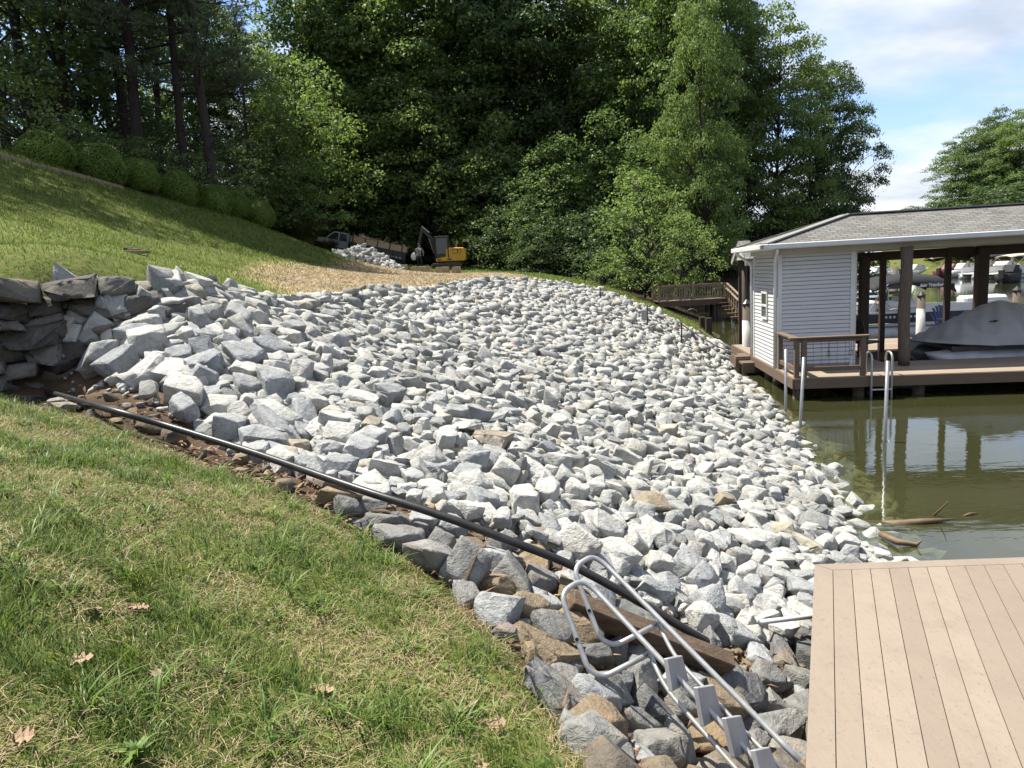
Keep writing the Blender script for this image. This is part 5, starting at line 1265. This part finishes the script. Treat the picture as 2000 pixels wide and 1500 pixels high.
# ---------------------------------------------------------------- footbridge at the bank
FD = 36.0
f0, f1 = aty(1286, 590, FD), aty(1418, 581, FD); zd = (f0[2] + f1[2]) / 2
fb_ = empty('footbridge', (f0[0], f0[1], zd), 0, 'weathered wooden footbridge with slatted railing and stairs at the bank', 'footbridge')
fx = f1[0] - f0[0]
b = MB()
k = 0
while k * .145 < fx: b.box((k * .145 + .07, .65, -.02), (.138, 1.4, .04)); k += 1
b.build('deck_board', M_greywood, fb_)
b = MB(); b.box((fx / 2, -.06, -.16), (fx, .05, .26)); b.box((fx / 2, 1.36, -.16), (fx, .05, .26)); b.build('side_beam', M_oldwood, fb_)
b = MB()
for yb in (-.07, 1.37):
    b.box((fx / 2, yb, .74), (fx + .1, .12, .035)); b.box((fx / 2, yb, .67), (fx, .04, .08)); b.box((fx / 2, yb, .09), (fx, .04, .08))
    for i in range(int(fx / .13) + 1): b.box((min(i * .13, fx), yb - .03, .38), (.035, .03, .64))
    for x in (0, fx * .5, fx): b.box((x, yb - .05, .36), (.10, .09, .80))
b.build('railing', M_greywood, fb_)
for x, y in ((fx * .90, .1), (fx * .90, 1.2)):
    b = MB(); b.tube([(x, y, -2.6), (x, y, -.1)], .15, 10); b.build('support_post', M_darkpost, fb_, True)
e1 = aty(1450, 622, 33.0) - np.array(fb_.location)
st = MB(); s0_ = np.array([fx, .3, 0.0])
for yb in (-.45, .45):
    st.beam(s0_ + (0, yb, -.1), e1 + (0, yb, -.02), .04, .26)
for k in range(6):
    c = s0_ + (e1 - s0_) * (k + .5) / 6; st.box(c, (.28, .9, .035), math.atan2(e1[1] - s0_[1], e1[0] - s0_[0]))
sto = st.build('stair', M_oldwood, fb_)
st = MB()
for yb in (-.5, .5):
    st.beam(s0_ + (0, yb, .74), e1 + (0, yb, .80), .09, .05)
    for k in range(9): c = s0_ + (e1 - s0_) * k / 8 + (0, yb, 0); st.beam(c + (0, 0, -.1), c + (0, 0, .75), .035, .035, (1, 0, 0))
st.build('stair_rail', M_greywood, sto)
b = MB(); q = hit(1352, 611); b.tube([q + (.26 * math.cos(s) , 0.05 * s, .26 * math.sin(s) * .8 ) for s in np.linspace(.2, 3.0, 12)], .018, 8); tag(b.build('hose', M_vinyl, smooth=True), 'white hose arching out of the grass by the footbridge', 'hose')
for i, (px, d, h, lab) in enumerate([(1372, 27.6, .65, 'dark timber post at the end of the grass strip'), (1384, 27.2, .5, 'shorter timber post at the water end of the grass strip')]):
    p = onground(px, d); b = MB(); b.box((p[0], p[1], .2), (.22, .22, 1.1 + h * .2)); tag(b.build('timber_post', M_darkpost, bevel=.01), lab, 'post')
# stakes and ropes on the bank
for px, yb, yt, lab in [(1172, 580, 561, 'metal stake at the top of the rocky bank'), (1264, 632, 596, 'metal stake carrying a grey box on the rocky bank'), (1331, 672, 632, 'rusty stake on the rocky bank close to the water')]:
    p = hit(px, yb, .05); q = aty(px, yt, p[1]); b = MB(); b.tube([p - (0, 0, .3), q], .020, 8); tag(b.build('metal_stake', M_darkpost if px > 1300 else M_dark), lab, 'stake', 'stakes along the bank')
    if px == 1264:
        b = MB(); c = aty(1258, 616, p[1] - .05); b.box(c, (.15, .10, .26)); b.box(c + (0, 0, .14), (.17, .12, .02)); b.box(c + (0, -.055, 0), (.09, .01, .16)); tag(b.build('meter_box', M_steel, bevel=.01), 'small grey box fixed to a stake on the bank', 'box')
p = hit(1331, 672, .05)
for A_, B_, lab in [((1331, 633, p[1]), (1280, 645, p[1] + 1.2), 'thin rope running from the rusty stake over the rocks'), ((1331, 633, p[1]), (1456, 698, 18.6), 'rope stretched from the rusty stake down to the boathouse steps'), ((1365, 642, 27.2), (1470, 694, 18.4), 'grey rope between the grass strip end and the boathouse')]:
    a_, b_ = aty(*A_), aty(*B_); b = MB(); b.tube([a_ + (b_ - a_) * s - (0, 0, .10 * math.sin(math.pi * s)) for s in np.linspace(0, 1, 9)], .016, 6); tag(b.build('rope', M_postwood), lab, 'rope', 'ropes at the bank')
# driftwood in the shallows
M_drift = pmat('wet_wood', (0.16, 0.11, 0.06), (0.09, 0.06, 0.035), 4, 0.6, .3, (2, 9, 9))
for pts, r, lab in [([(1660, 1022, -.10), (1745, 1026, -.03), (1800, 1019, .02), (1862, 1014, .03)], [.035, .055, .035, .012], 'pale driftwood branch half under water near the deck'), ([(1820, 1010, -.03), (1838, 994, .10), (1852, 979, .22)], [.014, .01, .004], 'thin twig rising from the water beside the driftwood'), ([(1720, 1043, .04), (1752, 1058, .05), (1790, 1064, .02), (1800, 1056, .08)], [.03, .035, .025, .008], 'dark broken branch at the water edge near the deck'), ([(1882, 1008, .0), (1895, 1003, .02), (1910, 1001, .01)], [.01, .012, .004], 'short stick floating on the water'), ([(1474, 764, .0), (1500, 792, -.06), (1524, 815, -.10)], [.07, .07, .07], 'sunken plank in the shallows beside the rocks')]:
    b = MB(); b.tube([atz(x, y, z) for x, y, z in pts], r, 8); tag(b.build('driftwood', M_drift, smooth=True), lab, 'branch', 'wood in the shallow water')
# ---------------------------------------------------------------- marina on the far shore
M_tanvas = pmat('tan_canvas', (0.45, 0.38, 0.28), None, 3, .8)
M_yellow = pmat('yellow_vinyl', (0.65, 0.42, 0.03), None, 3, .5)
M_bluecan = pmat('blue_canvas', (0.03, 0.06, 0.22), None, 3, .8)
M_greyhull = pmat('grey_hull', (0.22, 0.22, 0.24), None, 3, .5)
M_redhull = pmat('dark_red_hull', (0.12, 0.02, 0.02), None, 3, .4)
def far_boat(px, d, L, rz, label, hull=None, kind='cruiser', canopy=None):
    p = aty(px, 540, d); e = empty('motor_boat' if kind != 'pontoon' else 'pontoon_boat', (p[0], p[1], 0), rz, label, 'boat', 'boats at the far docks')
    hull = hull or M_white
    if kind == 'pontoon':
        for y in (-.8, .8): b = MB(); b.tube([(-L / 2, y, .15), (L * .4, y, .15), (L / 2, y, .35)], [.28, .28, .05], 10); b.build('pontoon', M_log, e, True)
        b = MB(); b.box((0, 0, .5), (L, 2.2, .12)); b.build('hull_deck', M_white, e)
        b = MB()
        for y in (-1.05, 1.05): b.box((0, y, .85), (L * .9, .05, .55))
        b.box((L * .43, 0, .85), (.05, 2.1, .55)); b.build('side_panel', hull, e)
        b = MB(); b.box((-.2, .5, .95), (1.2, .6, .4)); b.build('seat', M_white, e, bevel=.05)
    else:
        W_ = L * .17; rings = []
        for k in range(10):
            s = k / 9; w = W_ * max(0, 1 - max(0, s - .35) ** 2 / .4225) ** .7 + .02; sh = .75 + .35 * s * s
            rings.append([((s - .5) * L, -w, sh), ((s - .5) * L + .05 * s, -w * .8, .15), ((s - .5) * L, 0, -.25 + .5 * max(0, s - .7)), ((s - .5) * L + .05 * s, w * .8, .15), ((s - .5) * L, w, sh)])
        b = MB(); b.loft(rings); b.build('hull', hull, e, True)
        b = MB(); b.loft([[(x, -y * f, z), (x, y * f, z), (x - .1 * 0, y * f * .9, z2), (x, -y * f * .9, z2)] for x, f, z, z2 in ((-L * .25, .8, .85, .9), (-.1 * L, .8, .85, 1.45), (.12 * L, .75, .9, 1.4), (.30 * L, .4, 1.0, 1.06))] if (y := W_) else []); b.build('cabin', M_white if kind == 'cruiser' else hull, e)
        b = MB(); b.box((-L * .5 - .12, 0, .75), (.35, .4, .75)); b.box((-L * .5 - .1, 0, .2), (.15, .18, .7)); b.build('outboard', M_dark, e, bevel=.05)
        b = MB(); b.box((.02 * L, 0, 1.22), (L * .22, W_ * 1.40, .2)); b.build('windscreen', M_glass, e)
    if canopy:
        rings = [[(x, 1.0 * u, 2.05 + .18 * (1 - u * u) - .3 * abs(x / (L * .3)) ** 3 * .4) for u in np.linspace(-1, 1, 7)] + [(x, .98 * u, 2.0 + .18 * (1 - u * u) - .3 * abs(x / (L * .3)) ** 3 * .4) for u in np.linspace(1, -1, 7)] for x in np.linspace(-L * .3, L * .3, 7)]
        b = MB(); b.loft(rings); c = b.build('canopy', canopy, e, True)
        b = MB()
        for y in (-.95, .95):
            b.tube([(-L * .28, y, 2.0), (0, y, .8), (L * .28, y, 2.0)], .03, 5)
        b.build('canopy_frame', M_alu, c)
    return e
far_boat(1718, 84, 5.2, .25, 'long white motor boat at the far dock seen between the first boathouse posts')
far_boat(1742, 92, 5.5, .1, 'white boat behind the long white one across the lake')
far_boat(1788, 83, 4.6, .4, 'white boat left of the tan canopied one across the lake')
far_boat(1806, 90, 4.5, .9, 'small white boat pointing at the shore across the lake')
far_boat(1832, 86, 4.6, .0, 'far pontoon boat under a tan canopy', None, 'pontoon', M_tanvas)
far_boat(1858, 76, 4.4, .5, 'small dark red boat tied beside a far piling', M_redhull, 'open')
far_boat(1884, 75, 4.2, .2, 'low white boat left of the thick brown post across the lake')
far_boat(1938, 70, 5.6, .15, 'white pontoon boat with black canopy right of the thick brown post', None, 'pontoon', M_canvas)
far_boat(1962, 74, 5.2, .5, 'white motor boat behind the black canopied pontoon')
far_boat(1990, 66, 5.6, .1, 'white pontoon boat at the right picture edge across the lake', None, 'pontoon', M_tanvas)
far_boat(1975, 58, 3.4, .6, 'dark jet ski sized boat in front of the right hand boats', M_canvas, 'open')
far_boat(2035, 70, 5.6, .3, 'white boat beyond the right picture edge', None, 'cruiser', M_bluecan)
far_boat(1920, 78, 4.6, 1.0, 'white boat half hidden behind the thick brown post')
far_boat(1950, 80, 5.0, .3, 'white motor boat moored close under the dark far trees')
far_boat(1700, 97, 5.0, .6, 'white boat below the far boathouse with a pale roof')
far_boat(1768, 99, 5.0, .2, 'distant white boat behind the round front post')
# docks and pilings over there
for px, d, L, lab in [(1730, 88, 9, 'far floating dock between the white boats on the left'), (1812, 87, 8, 'far floating dock beside the tan canopied boat'), (1900, 77, 8, 'far floating dock by the thick brown post'), (1960, 72, 9, 'far floating dock at the right')]:
    p = aty(px, 540, d); e = empty('far_dock', (p[0], p[1], 0), .35, lab, 'dock', 'docks on the far shore')
    b = MB(); b.box((0, 0, .42), (L, 1.3, .14)); b.build('deck_board', M_greywood, e)
    for x in (-L * .45, -L * .1, L * .25, L * .48):
        b = MB(); b.tube([(x, .75, -1.5), (x, .75, 1.7)], .13, 8); b.build('piling', M_postwood, e, True)
def far_house(px, d, w, h, label, roofm):
    p = aty(px, 540, d); e = empty('far_boathouse', (p[0], p[1], .3), .3, label, 'boathouse', 'buildings on the far shore')
    for x in (-w / 2, 0, w / 2):
        for y in (-1.6, 1.6): b = MB(); b.box((x, y, h / 2), (.22, .22, h)); b.build('post', M_white, e)
    b = MB(); b.add([(-w / 2 - .4, -2.1, h), (w / 2 + .4, -2.1, h), (w / 2 + .4, 2.1, h), (-w / 2 - .4, 2.1, h), (-w / 2 + .6, 0, h + 1.0), (w / 2 - .6, 0, h + 1.0)], [(0, 1, 5, 4), (2, 3, 4, 5), (3, 0, 4), (1, 2, 5), (3, 2, 1, 0)]); b.build('roof', roofm, e)
    b = MB(); b.box((0, 0, .15), (w, 3.4, .15)); b.build('deck_board', M_greywood, e)
M_blueroof = pmat('pale_blue_roof', (0.50, 0.56, 0.62), None, 3, .5)
far_house(1705, 100, 3.6, 2.0, 'small far boathouse with a pale blue roof across the lake', M_blueroof)
far_house(1835, 96, 3.6, 1.9, 'small far boathouse with a tan roof behind the canopied boat', M_tanvas)
# neighbour's dock with stairs, half hidden by the shed
p = aty(1700, 560, 34); e = empty('neighbour_dock', (p[0], p[1], 0), -.1, 'dark dock with a plank railing between shed and pontoon boat', 'dock')
b = MB(); b.box((0, 0, .5), (3.6, 2.0, .15)); b.build('deck_board', M_greywood, e)
b = MB()
for z in (.8, 1.05, 1.3): b.box((-.2, -.9, z), (2.8, .05, .14))
for x in (-1.6, -.6, .4, 1.2): b.box((x, -.86, 1.0), (.1, .1, 1.0))
b.build('railing', M_dark, e)
for x in (-1.5, 0, 1.5): b = MB(); b.tube([(x, .9, -2), (x, .9, 2.2)], .14, 8); b.build('piling', M_postwood, e, True)
# ---------------------------------------------------------------- work site: rock heap, stone blocks, truck with trailer, digger, man
rng = np.random.RandomState(91); hc = onground(714, 40); Vs, Fs, off = [], [], 0
for i in range(420):
    a = rng.uniform(0, 6.28); r = math.sqrt(rng.rand()); hh = .95 * (1 - r) ** .9 * (1 + .2 * math.sin(a * 3))
    x, y = r * 1.95 * math.cos(a) + .25 * math.cos(a * 2) * r, r * 1.5 * math.sin(a); k = rng.randint(len(KINDS)); s = rng.uniform(.10, .20)
    for lv in ((hh,) if rng.rand() < .6 else (hh, hh * rng.rand())):
        Rm = rot_from((0, 0, 1), rng.uniform(0, 6.28), Vector(rng.normal(size=3)).normalized(), rng.normal() * .6)
        v = (PR_FAR[k][0] * s * 1.2) @ Rm.T + (x, y, lv + .03 + (tz(hc[0] + x, hc[1] + y) - hc[2])); Vs.append(v); Fs.append(PR_FAR[k][1] + off); off += len(v)
o = link('rock_heap', np_mesh('rock_heap', np.concatenate(Vs), [np.concatenate(Fs)], M_rip)); o.location = hc; tag(o, 'heap of spare pale rocks on the straw in front of the truck', 'rock heap', kind='stuff')
M_block = pmat('cast_stone', (0.30, 0.25, 0.17), (0.14, 0.115, 0.075), 4, .9, .5)
for px, w, lab in [(786, .7, 'rough stone block next to the rock heap'), (822, 1.15, 'largest rough stone block, in front of the man'), (865, .85, 'rough stone block below the digger tracks'), (892, .55, 'small pale stone block, right end of the row')]:
    p = onground(px, 44); b = MB(); k = 0
    b.box((0, 0, .2), (w, .5, .46)); b.box((0.02, -.03, .45), (w * .9, .42, .05)); b.box((-w * .2, -.26, .2), (w * .45, .04, .3))
    o = b.build('stone_block', M_block, bevel=.03); o.location = p; o.rotation_euler = (0, 0, .05); tag(o, lab, 'stone block', 'stone blocks at the work site')
# pickup truck and loaded dump trailer
M_paint = pmat('white_paint', (0.45, 0.45, 0.45), None, 3, .3); M_blackpaint = pmat('black_paint', (0.014, 0.014, 0.016), (0.03, 0.03, 0.03), 5, .35)
M_board = pmat('pale_plywood', (0.46, 0.33, 0.20), (0.36, 0.25, 0.15), 2, .8, .1, (1, 5, 5)); M_yel = pmat('yellow_paint', (0.55, 0.30, 0.025), (0.42, 0.23, 0.02), 3, .45); M_trackm = pmat('muddy_track', (0.05, 0.04, 0.03), (0.11, 0.09, 0.065), 9, .9, .6)
tp = onground(700, 55); sl_ = (onground(760, 53)[2] - onground(650, 57)[2]) / (onground(760, 53)[0] - onground(650, 57)[0])
def wheel(root, x, y, r, w=.28):
    b = MB(); b.tube([(x, y - w / 2, r), (x, y + w / 2, r)], r, 18); o = b.build('wheel', M_rubber, root); b = MB(); b.tube([(x, y - w / 2 - .02, r), (x, y + w / 2 + .02, r)], r * .55, 12); b.build('rim', M_alu, o)
tk = empty('pickup_truck', tuple(onground(668, 56)), 0, 'white pickup truck with dark bed, half hidden by the grass clump', 'truck'); tk.scale = (.9, .9, .9); tk.rotation_euler = (0, -math.atan(sl_), .12)
def prof_body(pts, y0, y1):
    m = MB(); n = len(pts); m.add([(x, y0, z) for x, z in pts] + [(x, y1, z) for x, z in pts], [tuple(range(n)), tuple(range(2 * n - 1, n - 1, -1))] + [(k, n + k, n + (k + 1) % n, (k + 1) % n) for k in range(n)]); return m
prof_body([(-2.9, .55), (-2.95, 1.0), (-2.7, 1.12), (-1.5, 1.2), (-.85, 1.88), (.35, 1.92), (.45, 1.15), (.45, .45), (-2.5, .45)], -.95, .95).build('cab', M_paint, tk, bevel=.05)
prof_body([(-1.32, 1.2), (-.80, 1.78), (-.45, 1.80), (-.45, 1.2)], -.965, .965).build('window', M_glass, tk)
prof_body([(-.36, 1.2), (-.36, 1.80), (.28, 1.82), (.33, 1.2)], -.965, .965).build('window', M_glass, tk)
prof_body([(.5, .5), (.5, 1.25), (2.6, 1.25), (2.6, .5)], -.97, .97).build('bed', M_blackpaint, tk, bevel=.03)
for x in (-2.0, 1.6):
    for y in (-.85, .85): wheel(tk, x, y, .40)
b = MB(); b.box((-.95, -1.08, 1.25), (.14, .2, .2)); b.build('mirror', M_black, tk, bevel=.02)
tl = empty('dump_trailer', tuple(onground(736, 54)), 0, 'black dump trailer with pale board sides, loaded with scrap wood', 'trailer'); tl.rotation_euler = (0, -math.atan(sl_), .10)
b = MB(); b.box((0, 0, .85), (4.1, 1.9, .62)); b.box((-.2, 0, .45), (4.6, .9, .16)); b.box((-2.6, 0, .5), (1.2, .14, .14))
for k in range(6): b.box((-1.85 + k * .74, -.98, .85), (.08, .06, .62))
b.build('bed', M_blackpaint, tl, bevel=.01)
b = MB(); b.box((0, -.93, 1.36), (4.05, .04, .40)); b.box((0, .93, 1.36), (4.05, .04, .40)); b.box((-2.03, 0, 1.36), (.04, 1.86, .40)); b.build('side_board', M_board, tl)
for k in range(5): b = MB(); b.box((-1.9 + k * .9, -.965, 1.3), (.09, .03, .56)); b.build('stake', M_blackpaint, tl)
for x in (-.75, .15):
    for y in (-1.05, 1.05): wheel(tl, x, y, .36, .22)
b = MB(); b.box((-.3, -1.05, .80), (2.0, .3, .05)); b.build('mudguard', M_blackpaint, tl)
rng = np.random.RandomState(14); b = MB()
for k in range(90):
    c = np.array([rng.uniform(-1.8, 1.9), rng.uniform(-.75, .75), 1.25 + .45 * rng.rand()]); d = unit(rng.normal(size=3) * (1, .7, .25)); L = rng.uniform(.3, .9); b.beam(c - d * L / 2, c + d * L / 2, rng.uniform(.05, .16), rng.uniform(.03, .07))
o = b.build('scrap_wood', M_board); o.location = tl.location; o.rotation_euler = tl.rotation_euler; tag(o, 'jumbled scrap boards and branches heaped in the dump trailer', 'scrap wood', kind='stuff')
b = MB()
for zz1, x0_, x1_ in ((.74, -1.9, -.1), (.70, .4, 1.8)):
    for k in range(5): b.box((x0_ + (x1_ - x0_) * (k + .5) / 5, -.957, zz1), ((x1_ - x0_) / 8, .01, .05))
b.build('reflector_tape', M_white, tl)
# mini excavator
ex = empty('excavator', tuple(onground(874, 50)), .0, 'yellow and black mini excavator parked at the edge of the trees', 'excavator')
ex.scale = (.92, .92, .92)
for y in (-.65, .65):
    pts = [(-.95, .0), (-1.12, .12), (-1.15, .26), (-.98, .44), (.98, .44), (1.15, .26), (1.12, .12), (.95, .0)]
    o = prof_body(pts, y - .2, y + .2).build('track', M_trackm, ex, bevel=.02); b = MB()
    for x in (-.9, -.45, 0, .45, .9): b.tube([(x, y - .22, .22), (x, y + .22, .22)], .14, 10)
    b.build('roller', M_dark, o)
b = MB(); b.box((0, 0, .42), (.9, .9, .3)); b.build('undercarriage', M_dark, ex)
prof_body([(-.75, .55), (-.75, .80), (-.05, .92), (.02, 1.42), (.15, 1.55), (1.35, 1.50), (1.5, 1.2), (1.48, .60), (1.3, .52)], -.75, .75).build('body', M_yel, ex, bevel=.05)
b = MB()
for y in (-.76, .76):
    b.box((.82, y, 1.1), (.62, .012, .03)); b.box((.82, y, 1.38), (.62, .012, .03)); b.box((.52, y, 1.24), (.03, .012, .3)); b.box((1.12, y, 1.24), (.03, .012, .3)); b.box((.9, y, 1.24), (.1, .012, .16)); b.box((.25, y, .68), (.3, .012, .1)); b.box((-.5, y, .68), (.25, .012, .1))
b.build('side_marking', M_dark, ex)
b = MB()
for x in (-.70, .20):
    for y in (-.72, .05): b.box((x, y, 1.55), (.09, .09, 1.55))
b.box((-.25, -.34, 2.34), (1.05, .88, .10)); b.box((-.25, -.34, .95), (.95, .8, .25)); cabx = b.build('cab_frame', M_dark, ex, bevel=.01)
b = MB(); b.box((-.25, -.73, 1.68), (.80, .02, 1.15)); b.box((-.72, -.34, 1.68), (.02, .68, 1.15)); b.box((.22, -.34, 1.75), (.02, .68, 1.0)); b.build('cab_window', M_glass, cabx)
b = MB(); b.tube([(.75, .3, 1.5), (.75, .3, 1.85)], .045, 8); b.build('exhaust', M_steel, ex)
boom = [(-.75, .25, .95), (-1.05, .25, 2.3), (-1.75, .25, 3.05)]
b = MB(); b.beam(boom[0], boom[1], .2, .28, (1, 0, 0)); b.beam(boom[1], boom[2], .18, .24, (0, 0, 1)); b.build('boom', M_dark, ex, bevel=.02)
b = MB(); b.beam((-1.7, .25, 3.1), (-2.15, .25, 1.6), .15, .2, (1, 0, 0)); b.build('stick', M_dark, ex, bevel=.02)
b = MB(); b.tube([(-.95, .25, 1.2), (-1.28, .25, 2.4)], .05, 8); b.tube([(-1.2, .25, 2.75), (-1.75, .25, 3.25)], .045, 8); b.build('hydraulic_ram', M_alu, ex)
prof_body([(-2.15, 1.6), (-2.45, 1.4), (-2.5, 1.1), (-2.2, .95), (-1.95, 1.05), (-2.2, 1.15), (-2.25, 1.35)], .0, .5).build('bucket', M_dark, ex)
prof_body([(-1.55, .0), (-1.48, .0), (-1.42, .35), (-1.5, .4), (-1.62, .2)], -.8, .8).build('dozer_blade', M_dark, ex)
# man in a light camouflage shirt, seen from behind and bending forward a little
def person(loc, rz):
    J = {'pel': (0, 0, .95), 'wai': (0, .03, 1.10), 'che': (0, .10, 1.32), 'nek': (0, .15, 1.47), 'hd0': (0, .18, 1.54), 'hd1': (0, .20, 1.64), 'hd2': (0, .20, 1.71),
         'shl': (-.18, .10, 1.40), 'ell': (-.30, .12, 1.15), 'wrl': (-.26, .28, .98), 'shr': (.18, .12, 1.40), 'elr': (.27, .20, 1.16), 'wrr': (.16, .38, 1.05),
         'hpl': (-.10, 0, .90), 'knl': (-.12, .05, .50), 'anl': (-.13, -.02, .09), 'tol': (-.14, .15, .03), 'hpr': (.10, 0, .90), 'knr': (.13, .07, .50), 'anr': (.14, .02, .09), 'tor': (.15, .19, .03)}
    Rr = {'pel': .15, 'wai': .14, 'che': .165, 'nek': .06, 'hd0': .085, 'hd1': .10, 'hd2': .07, 'shl': .075, 'ell': .05, 'wrl': .034, 'shr': .075, 'elr': .05, 'wrr': .034, 'hpl': .10, 'knl': .065, 'anl': .045, 'tol': .04, 'hpr': .10, 'knr': .065, 'anr': .045, 'tor': .04}
    E = [('pel', 'wai'), ('wai', 'che'), ('che', 'nek'), ('nek', 'hd0'), ('hd0', 'hd1'), ('hd1', 'hd2'), ('che', 'shl'), ('shl', 'ell'), ('ell', 'wrl'), ('che', 'shr'), ('shr', 'elr'), ('elr', 'wrr'), ('pel', 'hpl'), ('hpl', 'knl'), ('knl', 'anl'), ('anl', 'tol'), ('pel', 'hpr'), ('hpr', 'knr'), ('knr', 'anr'), ('anr', 'tor')]
    for s, w, h in (('l', 'wrl', -1), ('r', 'wrr', 1)):
        wx = np.array(J[w]); J['pm' + s] = tuple(wx + (0, .05, -.05)); Rr['pm' + s] = .032; E.append((w, 'pm' + s))
        for k in range(4):
            a_, b_ = f'f{s}{k}a', f'f{s}{k}b'; base = wx + ((k - 1.5) * .018, .085, -.09)
            J[a_] = tuple(base); J[b_] = tuple(base + (0, -.005 + .004 * k, -.045 + .004 * abs(k - 1.5))); Rr[a_] = .0095; Rr[b_] = .008; E += [('pm' + s, a_), (a_, b_)]
        J['th' + s] = tuple(wx + (-h * .045, .06, -.07)); Rr['th' + s] = .010; E.append(('pm' + s, 'th' + s))
    names = list(J); me = bpy.data.meshes.new('person'); me.from_pydata([J[n] for n in names], [(names.index(a), names.index(b)) for a, b in E], [])
    o = link('person', me); sk = o.modifiers.new('skin', 'SKIN'); sk.use_smooth_shade = True
    for i, n in enumerate(names):
        sv = me.skin_vertices[0].data[i]; r = Rr[n]; sv.radius = (r, r * (.72 if n in ('che', 'wai', 'pel') else 1)); sv.use_root = (n == 'pel')
    o.modifiers.new('sub', 'SUBSURF').render_levels = 1; o.modifiers['sub'].levels = 1
    dg = bpy.context.evaluated_depsgraph_get(); dg.update(); m2 = bpy.data.meshes.new_from_object(o.evaluated_get(dg)); bpy.data.objects.remove(o)
    t = NT('person_clothes'); P = t.node('SeparateXYZ'); co = t.coord('Object'); t.l.new(co, P.inputs[0])
    camo = t.ramp(t.noise(co, 9, 3), [(.40, (.10, .11, .11)), (.5, (.34, .35, .35)), (.62, (.20, .21, .2))], 'CONSTANT')
    col = t.mix(t.ramp(P.outputs[2], [(.93, 0.0), (.94, 1.0)]), (.022, .022, .026), camo); col = t.mix(t.ramp(P.outputs[2], [(.475, 0), (.48, 1)]), col, col)
    zn = t.math('DIVIDE', P.outputs[2], 2.0)
    col = t.mix(t.math('GREATER_THAN', P.outputs[2], .93), (.022, .022, .026), camo); col = t.mix(t.math('GREATER_THAN', P.outputs[2], 1.475), col, (.30, .17, .11)); 
    skin = t.math('MULTIPLY', t.math('GREATER_THAN', P.outputs[1], .33), t.math('LESS_THAN', P.outputs[2], 1.2)); col = t.mix(skin, col, (.30, .17, .11))
    m2.materials.clear(); m2.materials.append(t.done(t.bsdf(col, .85)))
    for p in m2.polygons: p.use_smooth = True
    o = link('person', m2); o.location = loc; o.rotation_euler = (0, 0, rz)
    b = MB(); b.loft([[(r * math.cos(a), .20 + r * 1.1 * math.sin(a), z) for a in np.linspace(0, 6.28, 14, endpoint=False)] for r, z in ((.108, 1.655), (.105, 1.71), (.075, 1.755), (.01, 1.765))]); b.box((0, .34, 1.665), (.15, .14, .015)); b.build('cap', M_dark, o, True)
    # simple face: nose, brow and ears
    b = MB(); b.beam((0, .295, 1.655), (0, .325, 1.60), .025, .02, (0, 1, 0)); b.box((-.095, .19, 1.62), (.02, .04, .06)); b.box((.095, .19, 1.62), (.02, .04, .06)); b.build('nose_and_ears', pmat('skin', (.30, .17, .11), None, 5, .6), o, bevel=.006)
    return o
ploc = onground(820, 47.5)
tag(person(tuple(ploc), -.25), 'man in a light camouflage shirt and dark cap standing by the stone blocks', 'person')
b = MB(); b.loft([[(r * math.cos(a) * .16, r * math.sin(a) * .10, z) for a in np.linspace(0, 6.28, 12, endpoint=False)] for r, z in ((.5, .0), (1, .08), (1.05, .25), (.8, .42), (.25, .5))]); o = b.build('sack', M_white, None, True); o.location = ploc + (-.36, .15, .68); tag(o, 'white sack held at the left side of the man', 'sack')
# boards on the lawn and the lawn edging
b = MB(); p = hit(266, 492, .03); b.box((0, 0, 0), (.46, .14, .05)); b.box((-.04, .01, .045), (.2, .1, .03)); o = b.build('wooden_board', M_greywood, bevel=.006); o.location = p; o.rotation_euler = (0, .04, -.1); tag(o, 'flat weathered board lying on the sunny lawn slope', 'board')
b = MB(); p = hit(250, 487, .04); b.box((0, 0, 0), (.14, .12, .07)); o = b.build('wood_block', M_oldwood, bevel=.01); o.location = p; o.rotation_euler = (0, 0, .3); tag(o, 'small wooden block beside the board on the lawn', 'wood block')
pts = [hit(x, y, .05) for x, y in ((-40, 288), (0, 304), (60, 321), (120, 336), (180, 351), (240, 368))]
b = MB()
for i in range(len(pts) - 1): b.beam(pts[i], pts[i + 1] * .99 + pts[i] * .01, .12, .14)
tag(b.build('lawn_edging', M_greywood, bevel=.01), 'low timber edging between the lawn and the clipped bushes', 'edging')
